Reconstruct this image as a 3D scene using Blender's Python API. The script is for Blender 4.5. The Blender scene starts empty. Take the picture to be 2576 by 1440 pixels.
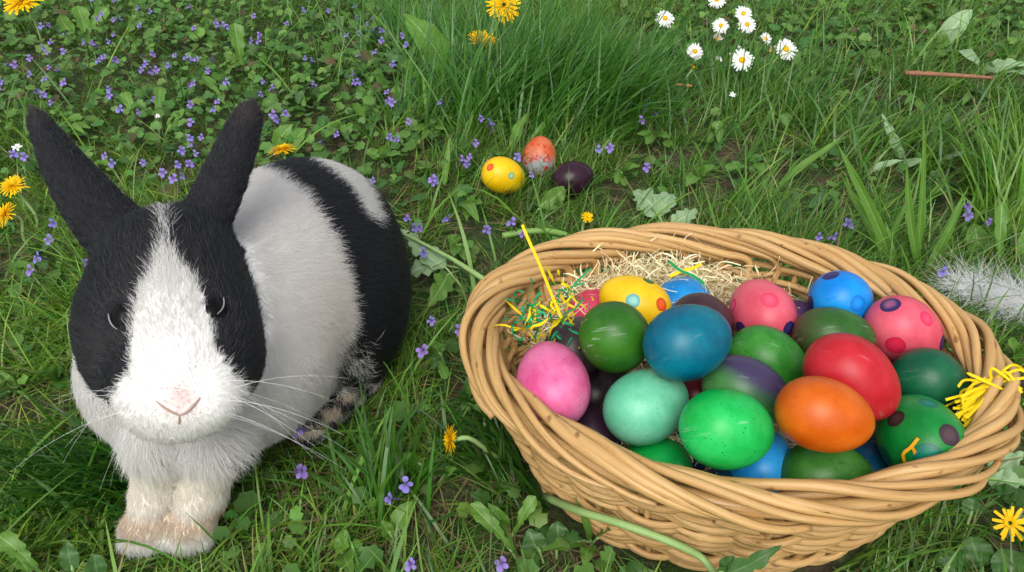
import bpy, math, random
import numpy as np

# ------------------------------------------------------------------ camera, sky, sun, exposure
scene = bpy.context.scene
COL = scene.collection
FPX = 1900.0                       # focal length in pixels of a 2576 px wide picture
PITCH = math.radians(37.0)
CAM_H = 0.446
cam_data = bpy.data.cameras.new('camera')
cam_data.sensor_width = 36.0
cam_data.lens = FPX / 2576.0 * 36.0
cam_data.clip_start = 0.01
cam_data.clip_end = 1000.0
cam = bpy.data.objects.new('camera', cam_data)
cam.location = (0, 0, CAM_H)
cam.rotation_euler = (math.pi / 2 - PITCH, 0, 0)
COL.objects.link(cam)
scene.camera = cam

SUN_EL, SUN_AZ = math.radians(52), math.radians(188)   # high, from behind the camera
world = bpy.data.worlds.new('World')
scene.world = world
world.use_nodes = True
wn = world.node_tree
bg = wn.nodes['Background']
sky = wn.nodes.new('ShaderNodeTexSky')
sky.sky_type = 'NISHITA'
sky.sun_disc = False
sky.sun_elevation = SUN_EL
sky.sun_rotation = SUN_AZ
sky.dust_density = 4.0
hsv = wn.nodes.new('ShaderNodeHueSaturation')
hsv.inputs['Saturation'].default_value = 0.35          # thin overcast: a paler sky
wn.links.new(sky.outputs[0], hsv.inputs['Color'])
wn.links.new(hsv.outputs[0], bg.inputs[0])
bg.inputs[1].default_value = 0.15
sun_data = bpy.data.lights.new('sun', 'SUN')
sun_data.energy = 1.05
sun_data.angle = math.radians(40)
sun_data.color = (1.0, 0.96, 0.9)
sun = bpy.data.objects.new('sun', sun_data)
sd = np.array([math.sin(SUN_AZ) * math.cos(SUN_EL), math.cos(SUN_AZ) * math.cos(SUN_EL), math.sin(SUN_EL)])
from mathutils import Vector, Matrix
sun.rotation_euler = Vector(sd).to_track_quat('Z', 'Y').to_euler()
sun.location = (0, 0, 5)
COL.objects.link(sun)
scene.view_settings.view_transform = 'Standard'
scene.view_settings.look = 'None'
scene.view_settings.gamma = 1.0
scene.view_settings.exposure = 0.47
scene.cycles.max_bounces = 8
scene.cycles.transparent_max_bounces = 8

# ------------------------------------------------------------------ pixel helpers (2576 x 1440 picture)
CF = np.array([0, math.cos(PITCH), -math.sin(PITCH)])
CU = np.array([0, math.sin(PITCH), math.cos(PITCH)])
CX = np.array([1.0, 0, 0])
CC = np.array([0, 0, CAM_H])

def ray(px, py):
    return CF + (px - 1288) / FPX * CX - (py - 720) / FPX * CU
def PT(px, py, t):                 # at depth t along the camera axis
    return CC + ray(px, py) * t
def PZ(px, py, z):                 # where the pixel's ray meets height z
    d = ray(px, py)
    return CC + d * ((z - CAM_H) / d[2])
def PYY(px, py, y):                # where the pixel's ray meets the upright plane at distance y
    d = ray(px, py)
    return CC + d * (y / d[1])
def proj(P):
    d = P - CC
    z = d @ CF
    return np.stack([1288 + FPX * (d @ CX) / z, 720 - FPX * (d @ CU) / z], -1)
def norm(v):
    v = np.asarray(v, float)
    return v / (np.linalg.norm(v, axis=-1, keepdims=True) + 1e-12)

rng = np.random.default_rng(11)
random.seed(5)

# ------------------------------------------------------------------ object helpers
def link(o, parent=None):
    COL.objects.link(o)
    if parent is not None:
        o.parent = parent
    return o
def tag(o, label, cat, group=None, kind=None):
    o['label'] = label
    o['category'] = cat
    if group: o['group'] = group
    if kind: o['kind'] = kind
    return o
def thing(name, loc, label, cat, group=None):
    o = bpy.data.objects.new(name, None)
    o.empty_display_size = 0.01
    o.location = loc
    COL.objects.link(o)
    return tag(o, label, cat, group)
def mesh(name, v, faces, mat=None, uv=None, col=None, smooth=True):
    """faces: list of index tuples, or an (n,3)/(n,4) array"""
    me = bpy.data.meshes.new(name)
    v = np.asarray(v, np.float32)
    if isinstance(faces, np.ndarray):
        n, k = faces.shape
        me.vertices.add(len(v)); me.vertices.foreach_set('co', v.ravel())
        me.loops.add(n * k); me.loops.foreach_set('vertex_index', faces.astype(np.int32).ravel())
        me.polygons.add(n)
        me.polygons.foreach_set('loop_start', np.arange(0, n * k, k, dtype=np.int32))
        me.update(calc_edges=True)
    else:
        me.from_pydata(v.tolist(), [], faces)
    if uv is not None:
        li = np.zeros(len(me.loops), np.int32)
        me.loops.foreach_get('vertex_index', li)
        l = me.uv_layers.new(name='UVMap')
        l.data.foreach_set('uv', np.asarray(uv, np.float32)[li].ravel())
    if col is not None:
        a = me.color_attributes.new('tint', 'FLOAT_COLOR', 'POINT')
        c = np.ones((len(v), 4), np.float32); c[:, :3] = col
        a.data.foreach_set('color', c.ravel())
    if smooth:
        me.polygons.foreach_set('use_smooth', np.ones(len(me.polygons), bool))
    if mat is not None:
        me.materials.append(mat)
    return me
def mobj(name, me, parent=None):
    o = bpy.data.objects.new(name, me)
    link(o, parent)
    if parent is not None:         # data is in world space: undo the parent's place
        o.location = (0, 0, 0) if parent.type == 'MESH' else -Vector(parent.location)
    return o
def join(parts):                   # [(v, faces, uv)] -> one
    V, F, UVs, n = [], [], [], 0
    for v, fs, uv in parts:
        V.append(v); UVs.append(uv)
        F += [tuple(i + n for i in q) for q in fs]
        n += len(v)
    return np.concatenate(V), F, np.concatenate(UVs)
def tube(path, rad, sides=7, cap=True):
    path = np.asarray(path, float); n = len(path)
    rad = np.broadcast_to(np.asarray(rad, float), (n,))
    T = norm(np.gradient(path, axis=0))
    up = np.array([0, 0, 1.0]) if abs(T[0][2]) < .9 else np.array([1.0, 0, 0])
    N = norm(np.cross(T[0], up)); Ns = []
    for i in range(n):
        N = norm(N - T[i] * (N @ T[i])); Ns.append(N)
    Ns = np.array(Ns); B = np.cross(T, Ns)
    a = np.linspace(0, 2 * np.pi, sides, endpoint=False)
    v = path[:, None] + rad[:, None, None] * (np.cos(a)[None, :, None] * Ns[:, None] + np.sin(a)[None, :, None] * B[:, None])
    L = np.concatenate([[0], np.cumsum(np.linalg.norm(np.diff(path, axis=0), axis=1))])
    uv = np.stack([np.repeat(L, sides), np.tile(a / (2 * np.pi), n)], -1)
    f = []
    for i in range(n - 1):
        for j in range(sides):
            k = (j + 1) % sides
            f.append((i * sides + j, i * sides + k, (i + 1) * sides + k, (i + 1) * sides + j))
    if cap:
        f.append(tuple(range(sides - 1, -1, -1))); f.append(tuple((n - 1) * sides + j for j in range(sides)))
    return v.reshape(-1, 3), f, uv
def spline(pts, n):                # Catmull-Rom through the points
    p = np.asarray(pts, float)
    p = np.vstack([2 * p[0] - p[1], p, 2 * p[-1] - p[-2]])
    out = []
    m = len(p) - 3
    for s in np.linspace(0, m - 1e-6, n):
        i = int(s); u = s - i
        a, b, c, d = p[i], p[i + 1], p[i + 2], p[i + 3]
        out.append(.5 * (2 * b + (c - a) * u + (2 * a - 5 * b + 4 * c - d) * u * u + (3 * b - 3 * c + d - a) * u ** 3))
    return np.array(out)
def hairs(name, P, R, mat, col=None, parent=None):
    """P (n,k,3) curve points, R (k,) or (n,k) radii, col (n,3)"""
    n, k = P.shape[:2]
    cu = bpy.data.hair_curves.new(name)
    cu.add_curves([k] * n)
    off = np.array(parent.location) if parent is not None else np.zeros(3)
    cu.attributes['position'].data.foreach_set('vector', (P).astype(np.float32).ravel())
    ra = cu.attributes.get('radius') or cu.attributes.new('radius', 'FLOAT', 'POINT')
    ra.data.foreach_set('value', np.broadcast_to(R, (n, k)).astype(np.float32).ravel())
    if col is not None:
        ca = cu.attributes.new('tint', 'FLOAT_COLOR', 'CURVE')
        c = np.ones((n, 4), np.float32); c[:, :3] = col
        ca.data.foreach_set('color', c.ravel())
    cu.materials.append(mat)
    o = bpy.data.objects.new(name, cu)
    link(o, parent)
    if parent is not None: o.location = -Vector(parent.location)
    return o

# ------------------------------------------------------------------ material helpers
class MT:
    def __init__(s, name, rough=.5, spec=.5):
        s.m = bpy.data.materials.new(name); s.m.use_nodes = True
        s.t = s.m.node_tree; s.b = s.t.nodes['Principled BSDF']
        s.b.inputs['Roughness'].default_value = rough
        s.b.inputs['Specular IOR Level'].default_value = spec
    def n(s, typ, **kw):
        x = s.t.nodes.new('ShaderNode' + typ)
        for k, v in kw.items():
            if k.startswith('i_'):
                key = k[2:]; key = int(key) if key.isdigit() else key.replace('_', ' ')
                x.inputs[key].default_value = v
            else: setattr(x, k, v)
        return x
    def l(s, a, b): s.t.links.new(a, b)
    def ramp(s, fac, stops, interp='LINEAR'):
        r = s.n('ValToRGB'); e = r.color_ramp; e.interpolation = interp
        while len(e.elements) < len(stops): e.elements.new(.5)
        for el, (p, c) in zip(e.elements, stops):
            el.position = p; el.color = (*c, 1) if len(c) == 3 else c
        s.l(fac, r.inputs[0]); return r.outputs[0]
    def mix(s, fac, a, b, mode='MIX'):
        x = s.n('Mix', data_type='RGBA', blend_type=mode)
        for inp, v in ((x.inputs[0], fac), (x.inputs[6], a), (x.inputs[7], b)):
            if hasattr(v, 'links'): s.l(v, inp)
            elif isinstance(v, (int, float)): inp.default_value = v
            else: inp.default_value = (*v, 1)
        return x.outputs[2]
    def noise(s, scale, vec=None, detail=3, rough=.5):
        x = s.n('TexNoise', i_Scale=scale, i_Detail=detail, i_Roughness=rough)
        if vec is not None: s.l(vec, x.inputs['Vector'])
        return x.outputs[0]
    def math(s, op, a, b=None, c=None, clamp=False):
        x = s.n('Math', operation=op, use_clamp=clamp)
        for i, v in enumerate((a, b, c)):
            if v is None: continue
            if hasattr(v, 'links'): s.l(v, x.inputs[i])
            else: x.inputs[i].default_value = v
        return x.outputs[0]
    def color(s, c):
        if hasattr(c, 'links'): s.l(c, s.b.inputs['Base Color'])
        else: s.b.inputs['Base Color'].default_value = (*c, 1)
    def bump(s, h, strength=.3, dist=.001):
        x = s.n('Bump', i_Strength=strength, i_Distance=dist)
        s.l(h, x.inputs['Height']); s.l(x.outputs[0], s.b.inputs['Normal'])
    def translucent(s, col, fac):
        tr = s.n('BsdfTranslucent'); mx = s.n('MixShader', i_0=fac)
        if hasattr(col, 'links'): s.l(col, tr.inputs[0])
        else: tr.inputs[0].default_value = (*col, 1)
        s.l(s.b.outputs[0], mx.inputs[1]); s.l(tr.outputs[0], mx.inputs[2])
        s.l(mx.outputs[0], s.t.nodes['Material Output'].inputs[0])
def srgb(r, g, b):
    f = lambda c: c / 12.92 if c <= .04045 else ((c + .055) / 1.055) ** 2.4
    return (f(r / 255), f(g / 255), f(b / 255))

def mat_ground():
    m = MT('soil', .9, .2)
    co = m.n('TexCoord').outputs['Object']
    a = m.noise(22, co, 6, .6); b = m.noise(140, co, 4, .7)
    soil = m.ramp(b, [(.3, (.035, .026, .016)), (.55, (.085, .065, .04)), (.75, (.16, .13, .085))])
    moss = m.ramp(b, [(.3, (.02, .045, .010)), (.7, (.05, .11, .022))])
    m.color(m.mix(m.ramp(a, [(.40, (0, 0, 0)), (.56, (1, 1, 1))]), soil, moss))
    m.bump(b, .8, .006)
    return m.m
def mat_tint(name, rough=.45, spec=.35, trans=.35, gain=1.25):
    m = MT(name, rough, spec)
    c = m.n('Attribute', attribute_name='tint').outputs['Color']
    m.color(c)
    t = m.mix(1.0, c, (gain * .95, gain, gain * .55), 'MULTIPLY')
    m.translucent(t, trans)
    return m.m
def mat_leaf(name, base, light, vein, trans=.3, rough=.42):
    m = MT(name, rough, .4)
    uv = m.n('UVMap').outputs[0]
    sx = m.n('SeparateXYZ'); m.l(uv, sx.inputs[0])
    u, v = sx.outputs[0], sx.outputs[1]           # u along 0..1, v across -1..1
    rnd = m.n('ObjectInfo').outputs['Random']
    co = m.n('TexCoord').outputs['Object']
    c = m.mix(m.noise(60, co, 4), base, light)
    c = m.mix(m.math('MULTIPLY', rnd, .45), c, light)
    av = m.math('ABSOLUTE', v)
    mid = m.math('LESS_THAN', av, .07)
    ph = m.math('FRACT', m.math('ADD', m.math('MULTIPLY', u, 9.0), m.math('MULTIPLY', av, -1.6)))
    side = m.math('LESS_THAN', m.math('ABSOLUTE', m.math('SUBTRACT', ph, .5)), .055)
    vn = m.math('MAXIMUM', mid, m.math('MULTIPLY', side, .45))
    c = m.mix(vn, c, vein)
    m.color(c)
    m.bump(m.math('ADD', m.math('MULTIPLY', vn, -1.0), m.noise(250, co, 3)), .5, .0008)
    m.translucent(m.mix(1.0, c, (1.2, 1.3, .6), 'MULTIPLY'), trans)
    return m.m
def mat_willow():
    m = MT('willow', .42, .4)
    uv = m.n('UVMap').outputs[0]
    rnd = m.n('ObjectInfo').outputs['Random']
    mp = m.n('Mapping'); m.l(uv, mp.inputs[0]); mp.inputs['Scale'].default_value = (26, 5, 1)
    cb = m.n('CombineXYZ'); m.l(m.math('MULTIPLY', rnd, 60), cb.inputs[0]); m.l(m.math('MULTIPLY', rnd, 31), cb.inputs[1])
    m.l(cb.outputs[0], mp.inputs['Location'])
    g = m.noise(1.0, mp.outputs[0], 5, .6)
    mp2 = m.n('Mapping'); m.l(uv, mp2.inputs[0]); mp2.inputs['Scale'].default_value = (90, 2.2, 1); m.l(cb.outputs[0], mp2.inputs['Location'])
    k = m.noise(1.0, mp2.outputs[0], 2, .5)
    c = m.ramp(g, [(.25, srgb(142, 104, 58)), (.42, srgb(188, 150, 94)), (.6, srgb(202, 166, 110)), (.78, srgb(226, 198, 150))])
    c = m.mix(m.math('MULTIPLY', rnd, .75), c, srgb(172, 134, 82))
    c = m.mix(m.ramp(k, [(.66, (0, 0, 0)), (.74, (.75, .75, .75))]), c, srgb(112, 68, 34))
    m.color(c)
    m.bump(g, .7, .0010)
    return m.m
def egg_mat(name, c1, c2, specks=.5, rough=.36, scr=.25, spots=(), split=None, patch=None):
    c1 = tuple(x * .74 for x in c1); c2 = tuple(x * .80 for x in c2); specks = min(1, specks * 1.5 + .1); scr = min(1, scr * 1.4)
    """c1/c2 mottled dye; spots: (local unit dir, cos radius, colour, inner colour)"""
    m = MT(name, rough, .28)
    co = m.n('TexCoord').outputs['Object']
    n1 = m.noise(45, co, 4, .6)
    c = m.mix(m.ramp(n1, [(.35, (0, 0, 0)), (.68, (1, 1, 1))]), c1, c2)
    if split is not None:
        d, off, w, sc = split
        dt = m.n('VectorMath', operation='DOT_PRODUCT'); m.l(co, dt.inputs[0]); dt.inputs[1].default_value = d
        s = m.math('ADD', dt.outputs['Value'], m.math('MULTIPLY', m.noise(70, co, 3), .006))
        fac = m.math('DIVIDE', m.math('SUBTRACT', s, off), w, clamp=True)
        c = m.mix(fac, c, sc)
    if patch is not None:
        n3 = m.noise(patch[0], co, 6, .7)
        c = m.mix(m.ramp(n3, [(patch[1], (0, 0, 0)), (patch[1] + .07, (1, 1, 1))]), c, patch[2])
    dark = tuple(x * .12 for x in c1)
    sp = m.noise(700, co, 2, .5)
    zone = m.noise(60, co, 2, .5)
    sf = m.math('MULTIPLY', m.ramp(sp, [(.655, (0, 0, 0)), (.69, (1, 1, 1))]), m.ramp(zone, [(.42, (0, 0, 0)), (.6, (1, 1, 1))]))
    c = m.mix(m.math('MULTIPLY', sf, specks), c, dark)
    mp = m.n('Mapping'); m.l(co, mp.inputs[0]); mp.inputs['Scale'].default_value = (22, 300, 80); mp.inputs['Rotation'].default_value = (.4, .7, .9)
    sc2 = m.noise(1.0, mp.outputs[0], 3, .6)
    sf2 = m.math('MULTIPLY', m.ramp(sc2, [(.62, (0, 0, 0)), (.72, (1, 1, 1))]), m.ramp(m.noise(35, co, 2), [(.45, (0, 0, 0)), (.65, (1, 1, 1))]))
    c = m.mix(m.math('MULTIPLY', sf2, scr), c, tuple(.45 + .55 * x for x in c2))
    nrm = m.n('VectorMath', operation='NORMALIZE'); m.l(co, nrm.inputs[0])
    for d, cr, col, inner in spots:
        dt = m.n('VectorMath', operation='DOT_PRODUCT'); m.l(nrm.outputs[0], dt.inputs[0]); dt.inputs[1].default_value = tuple(d)
        v = m.math('ADD', dt.outputs['Value'], m.math('MULTIPLY', m.math('SUBTRACT', m.noise(160, co, 2), .5), .012))
        w = 1 - cr
        c = m.mix(m.math('DIVIDE', m.math('SUBTRACT', v, cr), w * .10, clamp=True), c, tuple(x * .72 for x in col))
        c = m.mix(m.math('DIVIDE', m.math('SUBTRACT', v, cr + w * .18), w * .22, clamp=True), c, col)
        c = m.mix(m.math('DIVIDE', m.math('SUBTRACT', v, cr + w * .55), w * .4, clamp=True), c, inner)
    m.color(c)
    m.bump(m.math('ADD', m.noise(1500, co, 2), m.math('MULTIPLY', sf, -1.5)), .12, .0006)
    return m.m
def plain(name, c, rough=.5, spec=.4, var=.0, scale=80):
    m = MT(name, rough, spec)
    if var:
        co = m.n('TexCoord').outputs['Object']
        m.color(m.mix(m.noise(scale, co, 4), tuple(x * (1 - var) for x in c), tuple(min(1, x * (1 + var)) for x in c)))
    else: m.color(c)
    return m.m

M = dict(
    ground=mat_ground(), grass=mat_tint('grass_blades', .38, .5, .38, 1.35), cover=mat_tint('ground_cover_leaves', .5, .3, .25),
    thatch=mat_tint('dry_thatch', .8, .1, .1, 1.0),
    leaf=mat_leaf('leaf_green', (.075, .185, .022), (.135, .29, .04), (.24, .38, .12)),
    leaf_dark=mat_leaf('leaf_dark', (.035, .105, .025), (.07, .17, .04), (.12, .24, .08)),
    leaf_pale=mat_leaf('leaf_pale', (.20, .34, .16), (.29, .43, .23), (.40, .52, .32), .2, .6),
    stem=plain('green_stem', (.16, .30, .06), .5, .4, .25),
    stem_pale=plain('pale_stem', (.26, .40, .14), .55, .35, .2),
    willow=mat_willow(),
    petal=mat_tint('petals', .6, .2, .25, 1.0),
)
# ------------------------------------------------------------------ ground
def hill(x, y):
    return .006 * np.sin(9 * x + 1.3) * np.sin(7 * y + .4) + .003 * np.sin(31 * x + 2 * y) * np.sin(27 * y - 4 * x)
def build_ground():
    # one sheet: fine cells near the camera, growing outwards to the horizon
    g = np.concatenate([-np.geomspace(300, 2.6, 14), np.arange(-2.5, 2.501, .025), np.geomspace(2.6, 300, 14)])
    gx, gy = np.meshgrid(g, g + 1.2, indexing='ij')
    r = np.maximum(np.abs(gx), np.abs(gy - 1.2))
    z = np.where(r < 2.55, hill(gx, gy) - .006, -.006)
    v = np.stack([gx, gy, z], -1).reshape(-1, 3)
    n = len(g); i = np.arange(n * n).reshape(n, n)
    f = np.stack([i[:-1, :-1], i[1:, :-1], i[1:, 1:], i[:-1, 1:]], -1).reshape(-1, 4)
    o = mobj('ground', mesh('ground', v, f, M['ground']))
    o['kind'] = 'structure'; o['label'] = 'bare brown soil with moss under the lawn'; o['category'] = 'ground'
build_ground()

# ------------------------------------------------------------------ rabbit
def frame(z, x):                   # columns: lateral, up-ish, z
    z = norm(z); x = norm(np.asarray(x) - z * (np.asarray(x) @ z)); y = np.cross(z, x)
    return np.stack([x, y, z], 0)
def ell(P, c, A, r):
    q = (P - c) @ A.T / r
    k0 = np.linalg.norm(q, axis=-1); k1 = np.linalg.norm(q / r, axis=-1) + 1e-9
    return k0 * (k0 - 1) / k1
def cap(P, a, b, ra, rb):
    a = np.asarray(a, float); b = np.asarray(b, float)
    ab = b - a
    h = np.clip((P - a) @ ab / (ab @ ab), 0, 1)
    return np.linalg.norm(P - a - h[..., None] * ab, axis=-1) - (ra + (rb - ra) * h)
def smin(a, b, k):
    h = np.clip(.5 + .5 * (b - a) / k, 0, 1)
    return b + (a - b) * h - k * h * (1 - h)
I3 = np.eye(3)
HEAD_N = norm(PT(455, 990, .410) - PT(420, 660, .475))     # skull to nose
HEAD_A = frame(HEAD_N, CX)
def ear_sdf(P, base, tip, nrm_, prof, th, bend):
    ax = tip - base; L = np.linalg.norm(ax); ax = ax / L
    n = norm(nrm_ - ax * (nrm_ @ ax)); s = np.cross(ax, n)
    d = P - base
    a = d @ ax / L; b = d @ s; c = d @ n
    b = b - bend * np.sin(np.clip(a, 0, 1) * np.pi)
    ac = np.clip(a, 0.0, 1.0)
    w = np.interp(ac, prof[0], prof[1])
    c2 = c + .35 * b * b / w                               # slightly cupped
    q = np.sqrt((b / w) ** 2 + (c2 / th) ** 2)
    dd = (q - 1) * th * .8
    end = np.maximum(-a, a - 1) * L
    return np.maximum(dd, end)
EARS = []
lb, lt = PT(330, 612, .474), PT(82, 278, .470)
rb, rt = PT(490, 604, .472), PT(637, 258, .490)
toc = norm(CC - PT(300, 500, .47))
EARS.append((lb, lt, toc + .25 * CX, ([0, .12, .3, .5, .7, .86, .95, 1.0], [.0235, .0225, .0200, .0170, .0130, .0090, .0068, .002]), .0055, -.004))
EARS.append((rb, rt, toc - .25 * CX, ([0, .12, .3, .5, .7, .86, .95, 1.0], [.0165, .0168, .0160, .0150, .0134, .0112, .0090, .002]), .0055, .001))
def head_sdf(P):
    d = ell(P, PT(425, 725, .466), HEAD_A, np.array([.0430, .039, .052]))
    for c, r in ((PT(312, 862, .452), (.0235, .034, .040)), (PT(552, 855, .452), (.0235, .034, .040))):
        d = smin(d, ell(P, c, HEAD_A, np.array(r)), .020)
    d = smin(d, cap(P, PT(418, 660, .458), PT(447, 930, .420), .030, .025), .018)
    d = smin(d, ell(P, PT(410, 985, .420), I3, np.array([.026, .024, .023])), .012)
    d = smin(d, ell(P, PT(500, 982, .420), I3, np.array([.026, .024, .023])), .010)
    d = smin(d, ell(P, PT(450, 975, .413), I3, np.array([.017, .018, .018])), .010)
    d = smin(d, ell(P, PT(450, 1026, .430), I3, np.array([.024, .02, .014])), .012)
    return d
def ears_sdf(P):
    return np.minimum(ear_sdf(P, *EARS[0]), ear_sdf(P, *EARS[1]))
LEG = []
for (a, b, c) in (((404, 1110, .072), (392, 1250, .028), (368, 1330, .0105)), ((542, 1110, .072), (508, 1250, .028), (476, 1328, .0105))):
    LEG.append((PZ(*a), PZ(*b), PZ(*c)))
def legs_sdf(P):
    d = np.full(P.shape[:-1], 9.)
    for a, b, c in LEG:
        e = smin(cap(P, a, b, .0190, .0135), cap(P, b, c, .0135, .0120), .010)
        e = smin(e, cap(P, c + np.array([-.006, 0, 0]), c + np.array([.006, -.002, 0]), .0105, .0105), .008)
        for tx in (-.0098, -.0034, .0034, .0098):          # toes
            e = smin(e, cap(P, c + np.array([tx, .002, .001]), c + np.array([tx * 1.15, -.0125 + abs(tx) * .45, -.0035]), .0058, .0050), .0025)
        d = np.minimum(d, e)
    hf = PZ(905, 948, .012)
    return np.minimum(d, cap(P, hf, hf + np.array([-.03, -.055, 0]), .016, .013))
def torso_sdf(P):
    d = ell(P, np.array([-.222, .392, .083]), I3, np.array([.073, .066, .060]))
    d = smin(d, cap(P, PT(430, 800, .50), np.array([-.222, .40, .10]), .048, .06), .03)
    d = smin(d, ell(P, np.array([-.200, .45, .084]), I3, np.array([.080, .085, .079])), .05)
    d = smin(d, ell(P, np.array([-.172, .522, .078]), I3, np.array([.078, .088, .084])), .05)
    d = smin(d, ell(P, np.array([-.128, .490, .052]), I3, np.array([.036, .062, .048])), .03)
    return d
def rabbit_sdf(P):
    d = smin(torso_sdf(P), legs_sdf(P), .014)
    d = smin(d, head_sdf(P), .012)
    return smin(d, ears_sdf(P), .010)

def surface_nets(fn, lo, hi, h):
    n = np.ceil((hi - lo) / h).astype(int) + 1
    ax = [lo[i] + h * np.arange(n[i]) for i in range(3)]
    G = np.stack(np.meshgrid(*ax, indexing='ij'), -1)
    D = fn(G.reshape(-1, 3)).reshape(n)
    S = D < 0
    c = [(i, j, k) for i in (0, 1) for j in (0, 1) for k in (0, 1)]
    sl = lambda A, o: A[o[0]:n[0] - 1 + o[0], o[1]:n[1] - 1 + o[1], o[2]:n[2] - 1 + o[2]]
    cnt = sum(sl(S, o).astype(int) for o in c)
    act = (cnt > 0) & (cnt < 8)
    acc = np.zeros((*act.shape, 3)); num = np.zeros(act.shape)
    for a in c:
        for ax_ in range(3):
            if a[ax_] == 1: continue
            b = list(a); b[ax_] = 1; b = tuple(b)
            da, db = sl(D, a), sl(D, b)
            x = (da < 0) != (db < 0)
            tt = np.where(x, da / np.where(x, da - db, 1), 0)
            for k in range(3):
                acc[..., k] += np.where(x, a[k] + (tt if k == ax_ else 0), 0)
            num += x
    idx = -np.ones(act.shape, int); idx[act] = np.arange(act.sum())
    cell = np.argwhere(act)
    V = lo + h * (cell + acc[act] / num[act][:, None])
    F = []
    for ax_ in range(3):
        u, w = (ax_ + 1) % 3, (ax_ + 2) % 3
        s0 = [slice(1, -1)] * 3; s0[ax_] = slice(0, n[ax_] - 1)
        s1 = list(s0); s1[ax_] = slice(1, n[ax_])
        a, b = S[tuple(s0)], S[tuple(s1)]
        e = np.argwhere(a != b)
        off = np.ones(3, int); off[ax_] = 0
        e2 = e + off
        def g(du, dw):
            q = e2.copy(); q[:, u] += du; q[:, w] += dw
            return idx[q[:, 0], q[:, 1], q[:, 2]]
        quad = np.stack([g(-1, -1), g(0, -1), g(0, 0), g(-1, 0)], -1)
        inside = a[tuple(e.T)]
        quad[~inside] = quad[~inside][:, ::-1]
        F.append(quad)
    return V, np.concatenate(F)
def grad(fn, P, e=.0015):
    g = np.stack([fn(P + e * I3[i]) - fn(P - e * I3[i]) for i in range(3)], -1)
    return norm(g)
def hit(px, py, fn=rabbit_sdf):    # first point of the rabbit under a pixel
    d = norm(ray(px, py)); t = .2
    for _ in range(90):
        t += float(fn((CC + d * t)[None])[0]) * .8
    return CC + d * t
def inside(poly, Q):
    x, y = Q[:, 0], Q[:, 1]; r = np.zeros(len(Q), bool)
    for (x0, y0), (x1, y1) in zip(poly, poly[1:] + poly[:1]):
        r ^= ((y0 > y) != (y1 > y)) & (x < (x1 - x0) * (y - y0) / (y1 - y0 + 1e-9) + x0)
    return r
BLAZE = [(402, 480), (424, 480), (432, 640), (478, 682), (508, 740), (530, 800), (543, 880), (580, 930), (622, 968), (640, 1150), (250, 1150), (278, 1010), (300, 965), (326, 935), (330, 860), (332, 800), (348, 745), (385, 680), (406, 610)]
WHITE_MID = [(560, 300), (625, 418), (690, 445), (750, 488), (800, 555), (840, 625), (868, 700), (884, 780), (880, 832), (862, 868), (835, 905), (800, 1300), (0, 1300), (0, 300)]
RUMP_STRIP = [(755, 380), (830, 396), (890, 430), (925, 470), (948, 530), (957, 556), (935, 562), (905, 545), (880, 500), (850, 462), (800, 428), (765, 408)]
BACK_AXIS = norm(np.array([.06, .14, 0]))
def coat(P, N, jit=0.0):
    """0 white .. 1 black for points on the coat, plus region (0 torso 1 head 2 ear 3 leg)"""
    Q = proj(P) + jit * rng.normal(size=(len(P), 2))
    dh, de, dt, dl = head_sdf(P), ears_sdf(P), torso_sdf(P), legs_sdf(P)
    reg = np.argmin(np.stack([dt, dh, de - .001, dl], -1), -1)
    reg = np.where((reg == 3) & (P[:, 2] > .075), 0, reg)
    s = (P - np.array([-.226, .388, .08])) @ BACK_AXIS
    seen = ((CC - P) * N).sum(1) > -.02
    torso_black = np.where(seen, ~inside(WHITE_MID, Q) & ~inside(RUMP_STRIP, Q), s + .004 * rng.normal(size=len(P)) > .125)
    mott = (Q[:, 0] > 830) & (Q[:, 1] > 860) & (Q[:, 0] < 920)
    mottn = np.sin(P[:, 2] * 330 + P[:, 1] * 150) * np.sin(P[:, 1] * 210 - P[:, 2] * 130 + 1) + .35 * rng.normal(size=len(P)) > -.12
    torso_black = np.where(mott, mottn, torso_black)
    lat = (P - PT(425, 700, .46)) @ HEAD_A[0]
    head_black = np.where(seen, ~inside(BLAZE, Q), True)
    head_black &= ~((dt < .004) & (Q[:, 1] > 640) & ((Q[:, 0] < 205) | (Q[:, 0] > 655)))
    b = np.where(reg == 0, torso_black, np.where(reg == 1, head_black, np.where(reg == 2, True, False)))
    # nape between the ears and the hind foot
    b = np.where((reg == 3) & (P[:, 0] > -.18), mottn, b)
    return b.astype(float), reg, Q
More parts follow.
